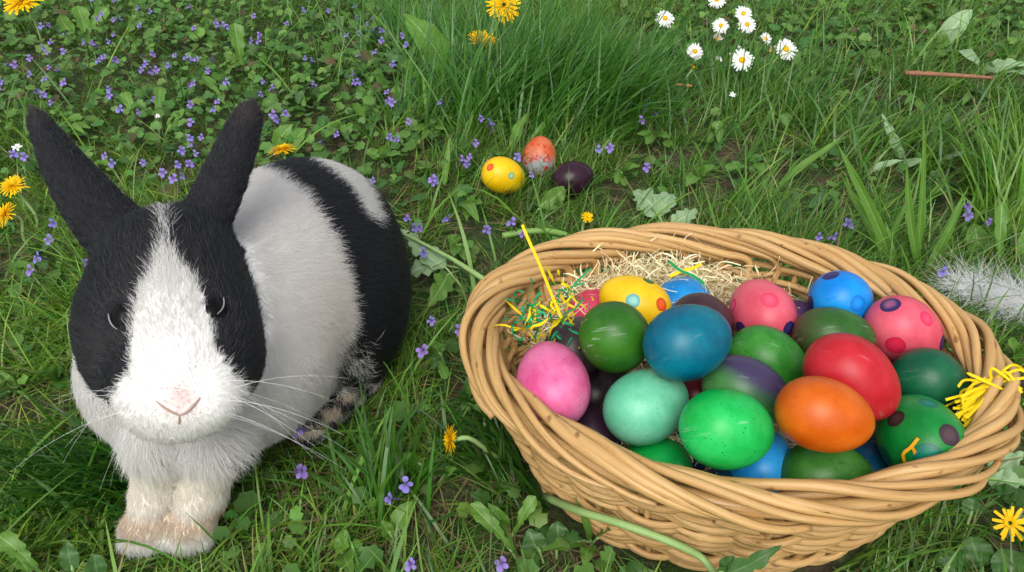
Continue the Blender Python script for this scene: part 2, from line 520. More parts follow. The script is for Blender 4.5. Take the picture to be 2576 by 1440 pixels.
def build_rabbit():
    root = thing('rabbit', (-.22, .40, 0), 'black and white rabbit crouching on the lawn beside the egg basket', 'rabbit')
    lo, hi = np.array([-.345, .255, -.004]), np.array([-.06, .63, .30])
    V, F = surface_nets(rabbit_sdf, lo, hi, .0032)
    N = grad(rabbit_sdf, V)
    b, reg, Q = coat(V, N, 2.0)
    def tint(b, reg, Q, P, n):
        white = np.array([.79, .78, .76]); black = np.array([.0085, .0092, .0115])
        c = white[None] * (1 + .03 * rng.normal(size=(n, 1)))
        paw = (reg == 3) & (P[:, 2] < .034)
        stain = .75 * np.clip(1.15 - np.abs(P[:, 2] - .023) / .010, 0, 1) * paw
        c = c * (1 - stain[:, None]) + stain[:, None] * np.array([.60, .47, .33])
        legw = ((reg == 3) & ~paw)
        c = np.where(legw[:, None], c * np.array([1, .97, .90]), c)
        cream = np.exp(-((Q[:, 0] - 820) / 70) ** 2 - ((Q[:, 1] - 800) / 160) ** 2) * (reg == 0)
        c = c * (1 - .10 * cream[:, None] * np.array([.4, .7, 1.0]))
        pink = np.exp(-((Q[:, 0] - 452) / 38) ** 2 - ((Q[:, 1] - 995) / 42) ** 2) * (reg == 1)
        c = c * (1 - .85 * pink[:, None]) + .85 * pink[:, None] * np.array([.66, .45, .42])
        k = black[None] * (1 + .35 * np.abs(rng.normal(size=(n, 1))))
        tipb = (reg == 2) * np.clip((Q[:, 1] - 330) / -60, 0, 1)
        k = k + tipb[:, None] * np.array([.012, .007, .004])
        return np.where(b[:, None] > .5, k, c)
    mbody = MT('coat_skin', .8, .15); mbody.color(mbody.n('Attribute', attribute_name='tint').outputs['Color'])
    body = mobj('body', mesh('body', V, F, mbody.m, col=tint(b, reg, Q, V, len(V))), root)
    # fur
    tri = np.concatenate([F[:, [0, 1, 2]], F[:, [0, 2, 3]]])
    ar = np.linalg.norm(np.cross(V[tri[:, 1]] - V[tri[:, 0]], V[tri[:, 2]] - V[tri[:, 0]]), axis=1)
    cen = V[tri].mean(1); cn = grad(rabbit_sdf, cen)
    ar = ar * np.where(((CC - cen) * cn).sum(1) > -.05, 1.0, .35)
    NH = 230000
    pick = rng.choice(len(tri), NH, p=ar / ar.sum())
    w = rng.random((NH, 2)); sw = w.sum(1) > 1; w[sw] = 1 - w[sw]
    a, bb, c = (V[tri[pick, i]] for i in range(3))
    P = a + (bb - a) * w[:, :1] + (c - a) * w[:, 1:]
    N = grad(rabbit_sdf, P)
    b, reg, Q = coat(P, N, 5.0)
    nose = hit(450, 1010)
    fl = np.where((reg == 0)[:, None], np.array([.30, .86, -.55]), 0.)
    front = (reg == 0) & (P[:, 1] < .40)
    fw = np.clip((P[:, 1] - .36) / .12, 0, 1)[:, None]
    fl = np.where((reg == 0)[:, None], norm((1 - fw) * np.array([.1, .25, -1.0]) + fw * np.array([.30, .86, -.55])), fl)
    fl = np.where((reg == 1)[:, None], norm(P - nose + np.array([0, -.02, .01])), fl)
    fl = np.where((reg == 1)[:, None] & (Q[:, 1] > 1000)[:, None], np.array([0, .2, -1.0]) + .6 * norm(P - nose), fl)
    e0 = np.linalg.norm(P - lt, axis=1) < np.linalg.norm(P - rt, axis=1)
    fl = np.where((reg == 2)[:, None], np.where(e0[:, None], norm(lt - lb), norm(rt - rb)), fl)
    fl = np.where((reg == 3)[:, None], np.array([0, -.25, -1.0]), fl)
    T = norm(fl - N * (fl * N).sum(1, keepdims=True))
    T = norm(T + .28 * rng.normal(size=T.shape)); T = norm(T - N * (T * N).sum(1, keepdims=True))
    L = np.select([reg == 0, reg == 1, reg == 2, reg == 3], [.0135, .0075, .0045, .0065])
    L = np.where((reg == 0) & (P[:, 2] < .11), L + .0065 * np.clip((.43 - P[:, 1]) / .05, 0, 1), L)
    nd = np.linalg.norm(P - nose, axis=1)
    L = np.where(reg == 1, np.clip(.0016 + nd * .10, .0016, .0085), L)
    tuft = (reg == 1) & (Q[:, 1] < 700) & (Q[:, 0] > 380) & (Q[:, 0] < 450)
    L = np.where(tuft, .011, L)
    ed = np.minimum(np.linalg.norm(P - hit(297, 797), axis=1), np.linalg.norm(P - hit(546, 776), axis=1))
    L = np.where(ed < .0095, L * np.clip((ed - .0060) / .0045, .10, 1), L)
    L = L * (.65 + .6 * rng.random(NH))
    lift = np.where(reg == 2, .22, np.where(reg == 0, .20, .34)) * (.7 + .6 * rng.random(NH))
    s = np.linspace(0, 1, 5)[None, :, None]
    D0 = norm(T + N * (lift * 1.6)[:, None]); D1 = norm(T + N * (lift * .25)[:, None])
    C = P[:, None] - N[:, None] * .0006 + L[:, None, None] * (s * D0[:, None] + s ** 2 * .5 * (D1 - D0)[:, None] * 1.6)
    C = C + (s ** 2) * (.0010 * rng.normal(size=(NH, 1, 3)))
    C[..., 2] = np.maximum(C[..., 2], .001)
    R = np.array([.00014, .00014, .00012, .00008, .00002])[None] * np.where(reg == 2, .8, 1.0)[:, None]
    col = tint(b, reg, Q, P, NH)
    def furmat(name, rough, dark):
        m = MT(name, rough, .5 if dark else .25)
        t = m.n('Attribute', attribute_name='tint').outputs['Color']
        m.color(t)
        if not dark: m.translucent(t, .5)
        return m.m
    blk = b > .5
    for nm, msk, lab, mt in (('white_fur', ~blk, 'white and cream fur', furmat('white_fur', .6, False)), ('black_fur', blk, 'glossy black fur', furmat('black_fur', .42, True))):
        o = hairs(nm, C[msk], R[msk], mt, col[msk], root); o['kind'] = 'stuff'; o['label'] = lab
    # eyes with the pale rim under them
    me_ = MT('eye_dark', .3, .12); me_.color((.004, .0035, .0035))
    rim_ = plain('eye_rim', (.22, .22, .25), .4)
    for px, py, sgn in ((297, 797, -1), (546, 776, 1)):
        p = hit(px, py); n = grad(rabbit_sdf, p[None])[0]
        A = frame(n, CX); rad = .0074
        u = np.linspace(0, np.pi, 13); v = np.linspace(0, 2 * np.pi, 20, endpoint=False)
        sp = np.stack([np.outer(np.sin(u), np.cos(v)) * rad, np.outer(np.sin(u), np.sin(v)) * rad * 1.15, np.outer(np.cos(u), np.ones(20)) * rad * .75], -1).reshape(-1, 3)
        fs = [(i * 20 + j, (i + 1) * 20 + j, (i + 1) * 20 + (j + 1) % 20, i * 20 + (j + 1) % 20) for i in range(12) for j in range(20)]
        eye = mobj('eye', mesh('eye', sp @ A + p - n * .0034, fs, me_.m), root)
        arc = []
        pts = [(280, 790), (283, 806), (291, 820), (303, 830)] if sgn < 0 else [(557, 752), (559, 768), (554, 783), (543, 795)]
        for q in pts:
            h_ = hit(*q); n_ = grad(rabbit_sdf, h_[None])[0]
            arc.append(h_ + n_ * .0020)
        mobj('eyelid', mesh('eyelid', *tube(spline(arc, 12), np.array([.0004, .0007, .0009, .001, .001, .001, .001, .0009, .0009, .0008, .0006, .0004]) * .5)[:2], rim_), eye)
    # nose: the pink V of the nostrils and the mouth line
    pk = plain('nose_pink', (.40, .27, .23), .6, .3, .15)
    for pts, r in (([(392, 1008), (412, 1024), (436, 1038), (451, 1044)], .0007), ([(503, 1000), (488, 1018), (468, 1037), (451, 1044)], .0008), ([(451, 1044), (451, 1056), (450, 1066)], .0006)):
        arc = [hit(*q) + grad(rabbit_sdf, hit(*q)[None])[0] * .0004 for q in pts]
        mobj('nostril' if len(pts) == 4 else 'mouth', mesh('nostril', *tube(spline(arc, 14), r * np.sin(np.linspace(.35, 2.6, 14)))[:2], pk), root)
    # whiskers
    W = []
    for k in range(20):
        sgn = -1 if k % 2 else 1
        p = hit(450 + sgn * rng.uniform(70, 135), rng.uniform(945, 1040))
        d = norm(np.array([sgn * 1.0, rng.uniform(-.5, .6), rng.uniform(-1.2, .25)]))
        Lw = rng.uniform(.03, .075)
        ss = np.linspace(0, 1, 8)[:, None]
        W.append(p + d * Lw * ss + np.array([0, 0, -.35]) * Lw * ss ** 2)
    wm = plain('whisker', (.8, .8, .8), .4)
    o = hairs('whiskers', np.array(W), np.linspace(.00009, .00003, 8), wm, None, root); o['kind'] = 'stuff'
build_rabbit()
# ------------------------------------------------------------------ basket
BC, BA, BB, BR = np.array([.1397, .3738]), .1633, .1252, -.1695
RIM_Z = .1135
NST = 27
def oval(th, k_a, k_b, z):
    x, y = k_a * np.cos(th), k_b * np.sin(th)
    return np.stack([BC[0] + x * math.cos(BR) - y * math.sin(BR), BC[1] + x * math.sin(BR) + y * math.cos(BR), np.broadcast_to(z, np.shape(x))], -1)
def oval_out(th):                  # outward direction in plan
    x, y = np.cos(th) / BA, np.sin(th) / BB
    d = np.stack([x * math.cos(BR) - y * math.sin(BR), x * math.sin(BR) + y * math.cos(BR), np.zeros_like(x)], -1)
    return norm(d)
def wall(th, s, out=0.0):          # s 0 base .. 1 rim
    k = .735 + .25 * np.power(s, .80)
    P = oval(th, BA * k, BB * k, .006 + (RIM_Z - .010) * s)
    return P + oval_out(th) * np.asarray(out)[..., None]
basket = thing('wicker_basket', (BC[0], BC[1], 0), 'oval wicker basket of peeled willow filled with coloured eggs', 'basket')
SP = 2 * np.pi / NST
def build_basket():
    r_ = np.random.default_rng(3)
    W = M['willow']
    # woven base: a flat oval mat
    th = np.linspace(0, 2 * np.pi, 48, endpoint=False)
    rings = [oval(th, BA * k, BB * k, .006 + .0015 * (i % 2)) for i, k in enumerate(np.linspace(.05, .735, 14))]
    v = np.concatenate(rings); n = 48
    f = [(i * n + j, (i + 1) * n + j, (i + 1) * n + (j + 1) % n, i * n + (j + 1) % n) for i in range(13) for j in range(n)]
    mobj('base', mesh('base', v, f, W, uv=np.zeros((len(v), 2))), basket)
    # upright stakes
    for i in range(NST):
        s = np.linspace(0, 1.0, 12)
        p = wall(np.full(12, i * SP), s, np.full(12, 0.0))
        mobj('stake', mesh('stake', *tube(p, .0022, 6)[:2], W, uv=tube(p, .0022, 6)[2]), basket)
    # side weave: rods passing in front of one stake and behind the next
    rows = 20
    for k in range(rows):
        s0 = (k + .5) / rows * .94
        if k >= rows - 2: s0 += .012
        start = r_.uniform(0, 2 * np.pi); tot = 0.0
        while tot < 2 * np.pi - .05:
            span = min(r_.uniform(5.2, 7.6) * SP, 2 * np.pi - tot)
            if 2 * np.pi - tot - span < 2.5 * SP: span = 2 * np.pi - tot
            m = max(12, int(span / SP * 7))
            u = np.linspace(0, 1, m)
            th = start + tot + u * (span + .55 * SP)
            ph = th / SP + k
            wv = np.cos(np.pi * ph)
            rad = .0028 * r_.uniform(.9, 1.12) * (1 - .25 * u)
            out = .0034 * np.sign(wv) * np.abs(wv) ** .7 + .0006 * r_.normal()
            zig = .044 * (np.abs(((th / SP) / 2) % 1 - .5) * 2 - .5) + .004 * np.sin(th * 3 + k * 1.7)
            ends = np.where(u > .93, (u - .93) / .07, 0) * -.004
            p = wall(th, np.clip(s0 + zig + .010 * (u - .5), .0, .99), out + ends)
            p[:, 2] += .0006 * np.sin(th * 9 + k * 2.1 + tot)
            t3 = tube(p, rad, 7)
            mobj('willow_rod', mesh('willow_rod', t3[0], t3[1], W, uv=t3[2]), basket)
            tot += span
    # core ring under the rolled rim
    th = np.linspace(0, 2 * np.pi, 97)
    t3 = tube(oval(th, BA, BB, RIM_Z - .002), .0055, 8, False)
    mobj('rim_core', mesh('rim_core', t3[0], t3[1], W, uv=t3[2]), basket)
    # rolled border: each stake bends over and runs along the rim from inside over the top to the outside
    NR = 40
    for i in range(NR):
        th0 = i * 2 * np.pi / NR + r_.normal() * .02
        D = r_.uniform(5.0, 5.9) * SP
        m = 44; u = np.linspace(0, 1, m)
        th = th0 + D * u
        phi = np.radians(205 - 255 * (u * .92 + .08 * u * u)) + .13 * r_.normal()
        R = .0094 + .0012 * np.sin(np.pi * u) + .0010 * r_.normal()
        # the crook at the start, the tuck at the end
        R = R * np.where(u > .9, 1 - (u - .9) * .8, 1)
        cen = oval(th, BA, BB, RIM_Z + .004 * np.cos(th) ** 2)
        wob = .0011 * np.sin(th * 11 + i)
        p = cen + oval_out(th) * ((R + wob) * np.cos(phi))[:, None] + np.array([0, 0, 1.0]) * ((R + wob) * np.sin(phi))[:, None]
        st = wall(np.full(5, th0 - .01), np.array([.60, .70, .80, .88, .94]), np.full(5, -.003))
        p = spline(np.vstack([st, p[1::3]]), 56)
        rad = .0031 * r_.uniform(.78, 1.22) * np.interp(np.linspace(0, 1, 56), [0, .12, .6, 1], [.85, 1.05, 1.0, .68])
        t3 = tube(p, rad, 8)
        mobj('rim_rod', mesh('rim_rod', t3[0], t3[1], W, uv=t3[2]), basket)
    # loose rod ends
    for pts, r0 in (([(1186, 900, .108), (1190, 960, .108), (1210, 1010, .104), (1243, 1048, .100)], .0030),
                    ([(1800, 1268, .90), (1850, 1290, .86), (1909, 1308, .83)], .0027)):
        if r0 > .0028: p = spline([PZ(*q) for q in pts], 14)
        else:                      # tip poking out of the weave under the front rim
            tt = np.linspace(-2.4, -.8, 400); q3 = []
            for px, py, s_ in pts:
                w_ = wall(tt, np.full(400, s_), np.full(400, .0062))
                q3.append(w_[np.argmin(np.abs(proj(w_)[:, 0] - px))])
            p = spline(q3, 14)
        t3 = tube(p, r0, 8)
        mobj('rod_end', mesh('rod_end', t3[0], t3[1], W, uv=t3[2]), basket)
build_basket()

# ------------------------------------------------------------------ eggs
def egg_profile(L, D, nu=28, nv=32):
    u = np.linspace(0, np.pi, nu)
    z = -np.cos(u) * L / 2
    r = np.sin(u) * D / 2 * (1 + .10 * np.cos(u) - .0 * np.sin(u))    # blunt end at -z
    r *= D / 2 / r.max()
    v = np.linspace(0, 2 * np.pi, nv, endpoint=False)
    P = np.stack([np.outer(r, np.cos(v)), np.outer(r, np.sin(v)), np.outer(z, np.ones(nv))], -1).reshape(-1, 3)
    f = np.array([(i * nv + j, i * nv + (j + 1) % nv, (i + 1) * nv + (j + 1) % nv, (i + 1) * nv + j) for i in range(nu - 1) for j in range(nv)])
    return P, f
EGGS = [
    ('yellow_spot', (0.0871, 0.4194, 0.1136), (0.906, -0.254, -0.338), 0.0541, 0.0408),
    ('blue_back', (0.1304, 0.4505, 0.0883), (0.528, 0.776, -0.345), 0.0570, 0.0439),
    ('brown_back', (0.1320, 0.4016, 0.1117), (0.745, 0.324, -0.584), 0.0513, 0.0395),
    ('pink_spot', (0.1766, 0.4159, 0.1094), (-0.048, 0.997, -0.063), 0.0585, 0.0450),
    ('blue_spot', (0.2341, 0.4217, 0.1143), (0.635, 0.450, -0.628), 0.0551, 0.0424),
    ('pink_spot_r', (0.2658, 0.3894, 0.1127), (0.764, -0.032, -0.645), 0.0595, 0.0458),
    ('green_scr', (0.0653, 0.3606, 0.1329), (0.318, 0.522, -0.791), 0.0580, 0.0446),
    ('teal', (0.1044, 0.3366, 0.1514), (0.846, 0.521, -0.109), 0.0580, 0.0446),
    ('green_mid', (0.1680, 0.3634, 0.1096), (0.819, -0.345, -0.458), 0.0571, 0.0428),
    ('olive', (0.2137, 0.3802, 0.1170), (0.996, -0.052, -0.070), 0.0541, 0.0401),
    ('red', (0.1999, 0.3216, 0.1358), (0.766, -0.387, -0.513), 0.0602, 0.0455),
    ('pine', (0.2658, 0.3462, 0.1075), (0.729, 0.178, -0.661), 0.0552, 0.0425),
    ('two_tone', (0.1426, 0.3285, 0.1180), (0.940, -0.206, -0.273), 0.0544, 0.0416),
    ('pink', (0.0250, 0.3397, 0.1140), (-0.118, 0.988, 0.095), 0.0606, 0.0466),
    ('mint', (0.0825, 0.3243, 0.1103), (0.815, 0.576, -0.063), 0.0583, 0.0449),
    ('maroon', (0.0529, 0.3313, 0.0714), (0.343, 0.430, -0.835), 0.0536, 0.0413),
    ('bright', (0.1201, 0.2876, 0.1295), (0.865, 0.291, -0.410), 0.0581, 0.0447),
    ('orange', (0.1708, 0.2871, 0.1413), (0.966, -0.156, -0.207), 0.0536, 0.0408),
    ('green_spot', (0.2396, 0.3017, 0.1076), (0.150, 0.966, -0.211), 0.0615, 0.0473),
    ('bright_low', (0.0922, 0.3106, 0.0676), (0.614, 0.517, -0.596), 0.0547, 0.0421),
    ('front_green', (0.1849, 0.2874, 0.0887), (0.994, 0.089, -0.067), 0.0554, 0.0426),
    ('sky', (0.1535, 0.3060, 0.0790), (0.375, 0.918, -0.132), 0.0510, 0.0400),
    ('navy', (0.1149, 0.3503, 0.0400), (-0.130, 0.974, 0.186), 0.0610, 0.0469),
    ('teal_low', (0.1280, 0.2890, 0.0630), (0.738, 0.539, -0.406), 0.0521, 0.0401),
    ('blue_teal', (0.2256, 0.3086, 0.0651), (0.687, 0.580, -0.437), 0.0537, 0.0413),
    ('grey', (0.0440, 0.3893, 0.1003), (0.462, 0.870, -0.171), 0.0540, 0.0415),
    ('black_under', (0.0637, 0.3884, 0.0577), (0.598, 0.747, -0.291), 0.0618, 0.0475),
    ('dark_red', (0.1255, 0.3579, 0.0855), (0.525, 0.680, -0.512), 0.0568, 0.0437),
    ('purple', (0.2134, 0.4341, 0.0780), (0.552, 0.666, -0.502), 0.0583, 0.0449),
    ('pink_back', (0.0650, 0.4440, 0.0807), (0.552, 0.666, -0.502), 0.0590, 0.0454),
    ('deep_teal', (0.2511, 0.3518, 0.0481), (0.318, 0.948, -0.025), 0.0598, 0.0460),
    ('grass_yellow', tuple(PZ(1267, 443, .022)), (.85, .25, -.45), .0540, .0425),
    ('grass_orange', tuple(PZ(1357, 395, .024)), (.1, .25, .96), .0500, .0415),
    ('grass_purple', tuple(PZ(1440, 450, .020)), (.9, .30, .2), .0500, .0410),
]
RED, ORG, TEAL_, DKG, NAVY = srgb(214, 74, 32), srgb(226, 100, 40), srgb(92, 166, 160), srgb(40, 96, 40), srgb(46, 38, 92)
PNK, PK2, BL2 = srgb(228, 70, 100), srgb(200, 34, 66), srgb(26, 140, 220)
G = srgb
LOOK = {   # dye colours, speck strength, scratches, extra, label
    'yellow_spot': (G(250, 196, 8), G(255, 214, 40), .15, .08, dict(spots=[(1523, 740, .024, RED, ORG), (1592, 757, .028, TEAL_, G(130, 190, 178)), (1657, 766, .023, RED, ORG), (1632, 706, .024, DKG, G(50, 110, 50)), (1575, 692, .020, RED, RED)]), 'yellow egg with orange and teal spots beside the wood wool in the basket'),
    'blue_back': (G(10, 140, 222), G(50, 168, 240), .3, .2, {}, 'plain sky blue egg behind the teal egg, next to the yellow spotted egg'),
    'brown_back': (G(62, 38, 46), G(80, 52, 58), .3, .2, {}, 'dark brown egg tucked behind the teal egg'),
    'pink_spot': (G(224, 84, 104), G(236, 106, 124), .1, .1, dict(spots=[(1934, 757, .028, G(222, 66, 96), G(230, 84, 112)), (1868, 822, .022, NAVY, G(66, 44, 82)), (1971, 818, .021, NAVY, G(66, 50, 110)), (1960, 718, .020, NAVY, NAVY), (1842, 768, .024, PK2, PNK)]), 'coral pink egg with dark blue spots between the teal egg and the blue spotted egg'),
    'blue_spot': (G(4, 130, 224), G(20, 160, 244), .1, .1, dict(spots=[(2094, 703, .026, NAVY, G(30, 40, 110)), (2049, 762, .024, NAVY, NAVY), (2154, 764, .027, G(14, 116, 206), BL2), (2200, 755, .02, NAVY, NAVY)]), 'bright blue egg with dark blue spots against the basket wall'),
    'pink_spot_r': (G(222, 78, 100), G(236, 104, 122), .1, .1, dict(spots=[(2247, 781, .026, NAVY, G(140, 80, 110)), (2255, 868, .028, PK2, G(206, 40, 72)), (2329, 804, .024, G(216, 50, 86), PNK), (2370, 862, .026, NAVY, G(90, 60, 100))]), 'coral pink egg with red and blue spots above the dark pine green egg'),
    'green_scr': (G(38, 96, 20), G(62, 122, 34), .25, .55, {}, 'scuffed forest green egg between the pink egg and the yellow spotted egg'),
    'teal': (G(0, 94, 124), G(0, 124, 146), .35, .15, {}, 'large teal blue egg lying on top of the pile'),
    'green_mid': (G(36, 116, 32), G(70, 152, 58), .7, .3, {}, 'speckled mid green egg between the teal egg and the red egg'),
    'olive': (G(40, 84, 30), G(58, 112, 42), .3, .5, dict(split=((-1, .2, 0), .012, .018, G(70, 62, 40))), 'olive green egg with a brownish end behind the red egg'),
    'red': (G(186, 20, 36), G(206, 46, 56), .15, .2, {}, 'plain red egg above the orange egg'),
    'pine': (G(10, 84, 54), G(28, 106, 70), .2, .12, {}, 'dark pine green egg against the basket wall below a pink spotted egg'),
    'two_tone': (G(56, 118, 60), G(86, 150, 80), .5, .3, dict(split=((.50, .40, .75), .003, .010, G(62, 54, 84))), 'egg half green and half purple between the mint egg and the red egg'),
    'pink': (G(220, 84, 142), G(240, 132, 178), .45, .12, {}, 'plain rose pink egg at the end of the basket'),
    'mint': (G(96, 196, 152), G(130, 216, 178), .35, .12, {}, 'pale mint green egg beside the rose pink egg'),
    'maroon': (G(44, 26, 44), G(70, 44, 66), .2, .9, {}, 'scratched dark maroon egg below the rose pink egg'),
    'bright': (G(10, 180, 70), G(44, 206, 104), .7, .45, {}, 'large bright emerald green egg lying beside the orange egg'),
    'orange': (G(206, 88, 4), G(224, 110, 20), .12, .05, {}, 'plain orange egg lying below the red egg'),
    'green_spot': (G(6, 126, 48), G(30, 150, 66), .1, .1, dict(spots=[(2253, 1053, .026, G(50, 36, 36), G(66, 50, 46)), (2378, 1094, .026, G(60, 44, 54), G(76, 58, 62)), (2336, 1012, .026, G(6, 104, 84), G(14, 116, 94)), (2330, 1139, .030, G(0, 104, 84), G(16, 120, 100)), (2232, 1142, .024, G(8, 84, 70), G(8, 84, 70))]), 'green egg with brown and teal spots by the yellow raffia'),
    'bright_low': (G(10, 178, 74), G(36, 200, 96), .4, .35, {}, 'bright emerald green egg half hidden by the rim, beside the maroon egg'),
    'front_green': (G(48, 112, 36), G(78, 140, 56), 1.0, .15, {}, 'speckled green egg below the orange egg, half hidden by the rim'),
    'sky': (G(30, 156, 240), G(60, 180, 250), .4, .1, {}, 'sky blue egg in the gap between the emerald and orange eggs'),
    'navy': (G(14, 54, 84), G(26, 78, 106), .3, .5, {}, 'navy blue egg deep under the mint and emerald eggs'),
    'teal_low': (G(6, 76, 100), G(14, 98, 118), .5, .15, {}, 'dark teal egg just showing over the rim below the emerald egg'),
    'blue_teal': (G(10, 74, 108), G(24, 98, 130), .2, .3, {}, 'petrol blue egg in the gap beside the green egg with brown and teal spots'),
    'grey': (G(56, 44, 50), G(80, 66, 72), .2, .3, {}, 'dark grey brown egg behind the rose pink egg and under the paper strands'),
    'black_under': (G(34, 26, 30), G(52, 42, 46), .2, .2, {}, 'almost black egg deep between the rose pink and mint eggs'),
    'dark_red': (G(96, 16, 26), G(120, 26, 34), .2, .1, {}, 'dark red egg deep under the teal egg'),
    'purple': (G(80, 52, 104), G(100, 70, 124), .2, .1, {}, 'purple egg deep between the coral pink and olive eggs'),
    'pink_back': (G(224, 60, 100), G(236, 90, 124), .2, .1, {}, 'deep pink egg half buried in wood wool behind the yellow spotted egg'),
    'deep_teal': (G(8, 66, 78), G(18, 84, 96), .2, .2, {}, 'dark petrol egg deep under the red and pine green eggs'),
    'grass_yellow': (G(248, 196, 6), G(255, 214, 30), .1, .05, dict(spots=[(1239, 425, .020, RED, ORG), (1287, 443, .022, TEAL_, G(180, 200, 80)), (1278, 484, .022, RED, RED), (1228, 408, .018, G(60, 150, 50), DKG)]), 'yellow egg with coloured spots lying in the grass'),
    'grass_orange': (G(206, 92, 46), G(220, 130, 90), .2, .1, dict(patch=(170, .52, G(178, 38, 12)), split=((0, -.75, -.65), .006, .012, G(150, 158, 160))), 'marbled orange egg with a pale base lying in the grass'),
    'grass_purple': (G(46, 22, 38), G(60, 34, 50), .2, .1, {}, 'dark aubergine egg lying in the grass'),
}
EGG_POS = {}
def build_eggs():
    for nm, c, ax, L, D in EGGS:
        c1, c2, sp, sc, kw, lab = LOOK[nm]
        c = np.array(c); ax = norm(ax)
        if nm == 'yellow_spot': ax = -ax
        A = frame(ax, np.array([.3, -.5, .8]))            # rows: local x, y, z in world
        kw = dict(kw)
        if 'spots' in kw:
            out = []
            for px, py, rad, ca, cb in kw['spots']:
                d = norm(ray(px, py)); t0 = (c - CC) @ d
                p = CC + d * t0; q = p - c; m_ = np.linalg.norm(q / (D / 2)) 
                q = q - d * math.sqrt(max(0.0, 1 - min(1, m_) ** 2)) * D / 2
                loc = norm(A @ q)
                out.append((loc, math.cos(rad * .42 / .022 * .47), ca, cb))
            kw['spots'] = out
        if 'split' in kw:
            d, off, w, cc_ = kw['split']
            kw['split'] = (tuple(norm(A @ norm(np.array(d)))), off, w, cc_)
        mt = egg_mat('egg_' + nm, c1, c2, sp, .35 if nm != 'grass_purple' else .26, sc, **kw)
        P, f = egg_profile(L, D)
        o = mobj('easter_egg', mesh('easter_egg', P, f, mt))
        mw = Matrix(A.T.tolist()).to_4x4(); mw.translation = Vector(c)
        o.matrix_world = mw
        tag(o, lab, 'egg', 'eggs lying in the grass' if nm.startswith('grass') else 'dyed eggs piled in the basket')
build_eggs()

# ------------------------------------------------------------------ wood wool and paper strands
def ribbons(paths, width, cols, tw=2.0, facing=False):
    """paths (n,k,3) -> verts, quads, colours"""
    n, k = paths.shape[:2]
    T = norm(np.gradient(paths, axis=1))
    a = rng.uniform(0, 6.28, (n, 1)) + np.linspace(0, 1, k)[None] * rng.normal(size=(n, 1)) * tw
    r1 = norm(np.cross(T, np.array([.3, .2, .93]))); r2 = np.cross(T, r1)
    S = r1 * np.cos(a)[..., None] + r2 * np.sin(a)[..., None]
    if facing: S = norm(np.cross(T, CC - paths) + .3 * S * np.linalg.norm(CC - paths, axis=-1, keepdims=True))
    w = np.broadcast_to(np.asarray(width), (n,))[:, None, None] * .5
    v = np.stack([paths - S * w, paths + S * w], 2).reshape(-1, 3)
    i = np.arange(n * k * 2).reshape(n, k, 2)
    f = np.stack([i[:, :-1, 0], i[:, :-1, 1], i[:, 1:, 1], i[:, 1:, 0]], -1).reshape(-1, 4)
    return v, f, np.repeat(cols, k * 2, axis=0)
def curly(start, n, k, L, wild=.5, flat=.4):
    d = norm(rng.normal(size=(n, 3)) * np.array([1, 1, flat]))
    ax = norm(rng.normal(size=(n, 3)))
    w = rng.normal(size=(n, 1)) * 3.0 * wild + np.sign(rng.normal(size=(n, 1))) * 1.5
    P = [start]
    st = (L / (k - 1))[:, None]
    for i in range(k - 1):
        d = norm(d + np.cross(ax, d) * w / (k - 1) * 2 + rng.normal(size=(n, 3)) * .22 * wild)
        P.append(P[-1] + d * st)
    return np.stack(P, 1)
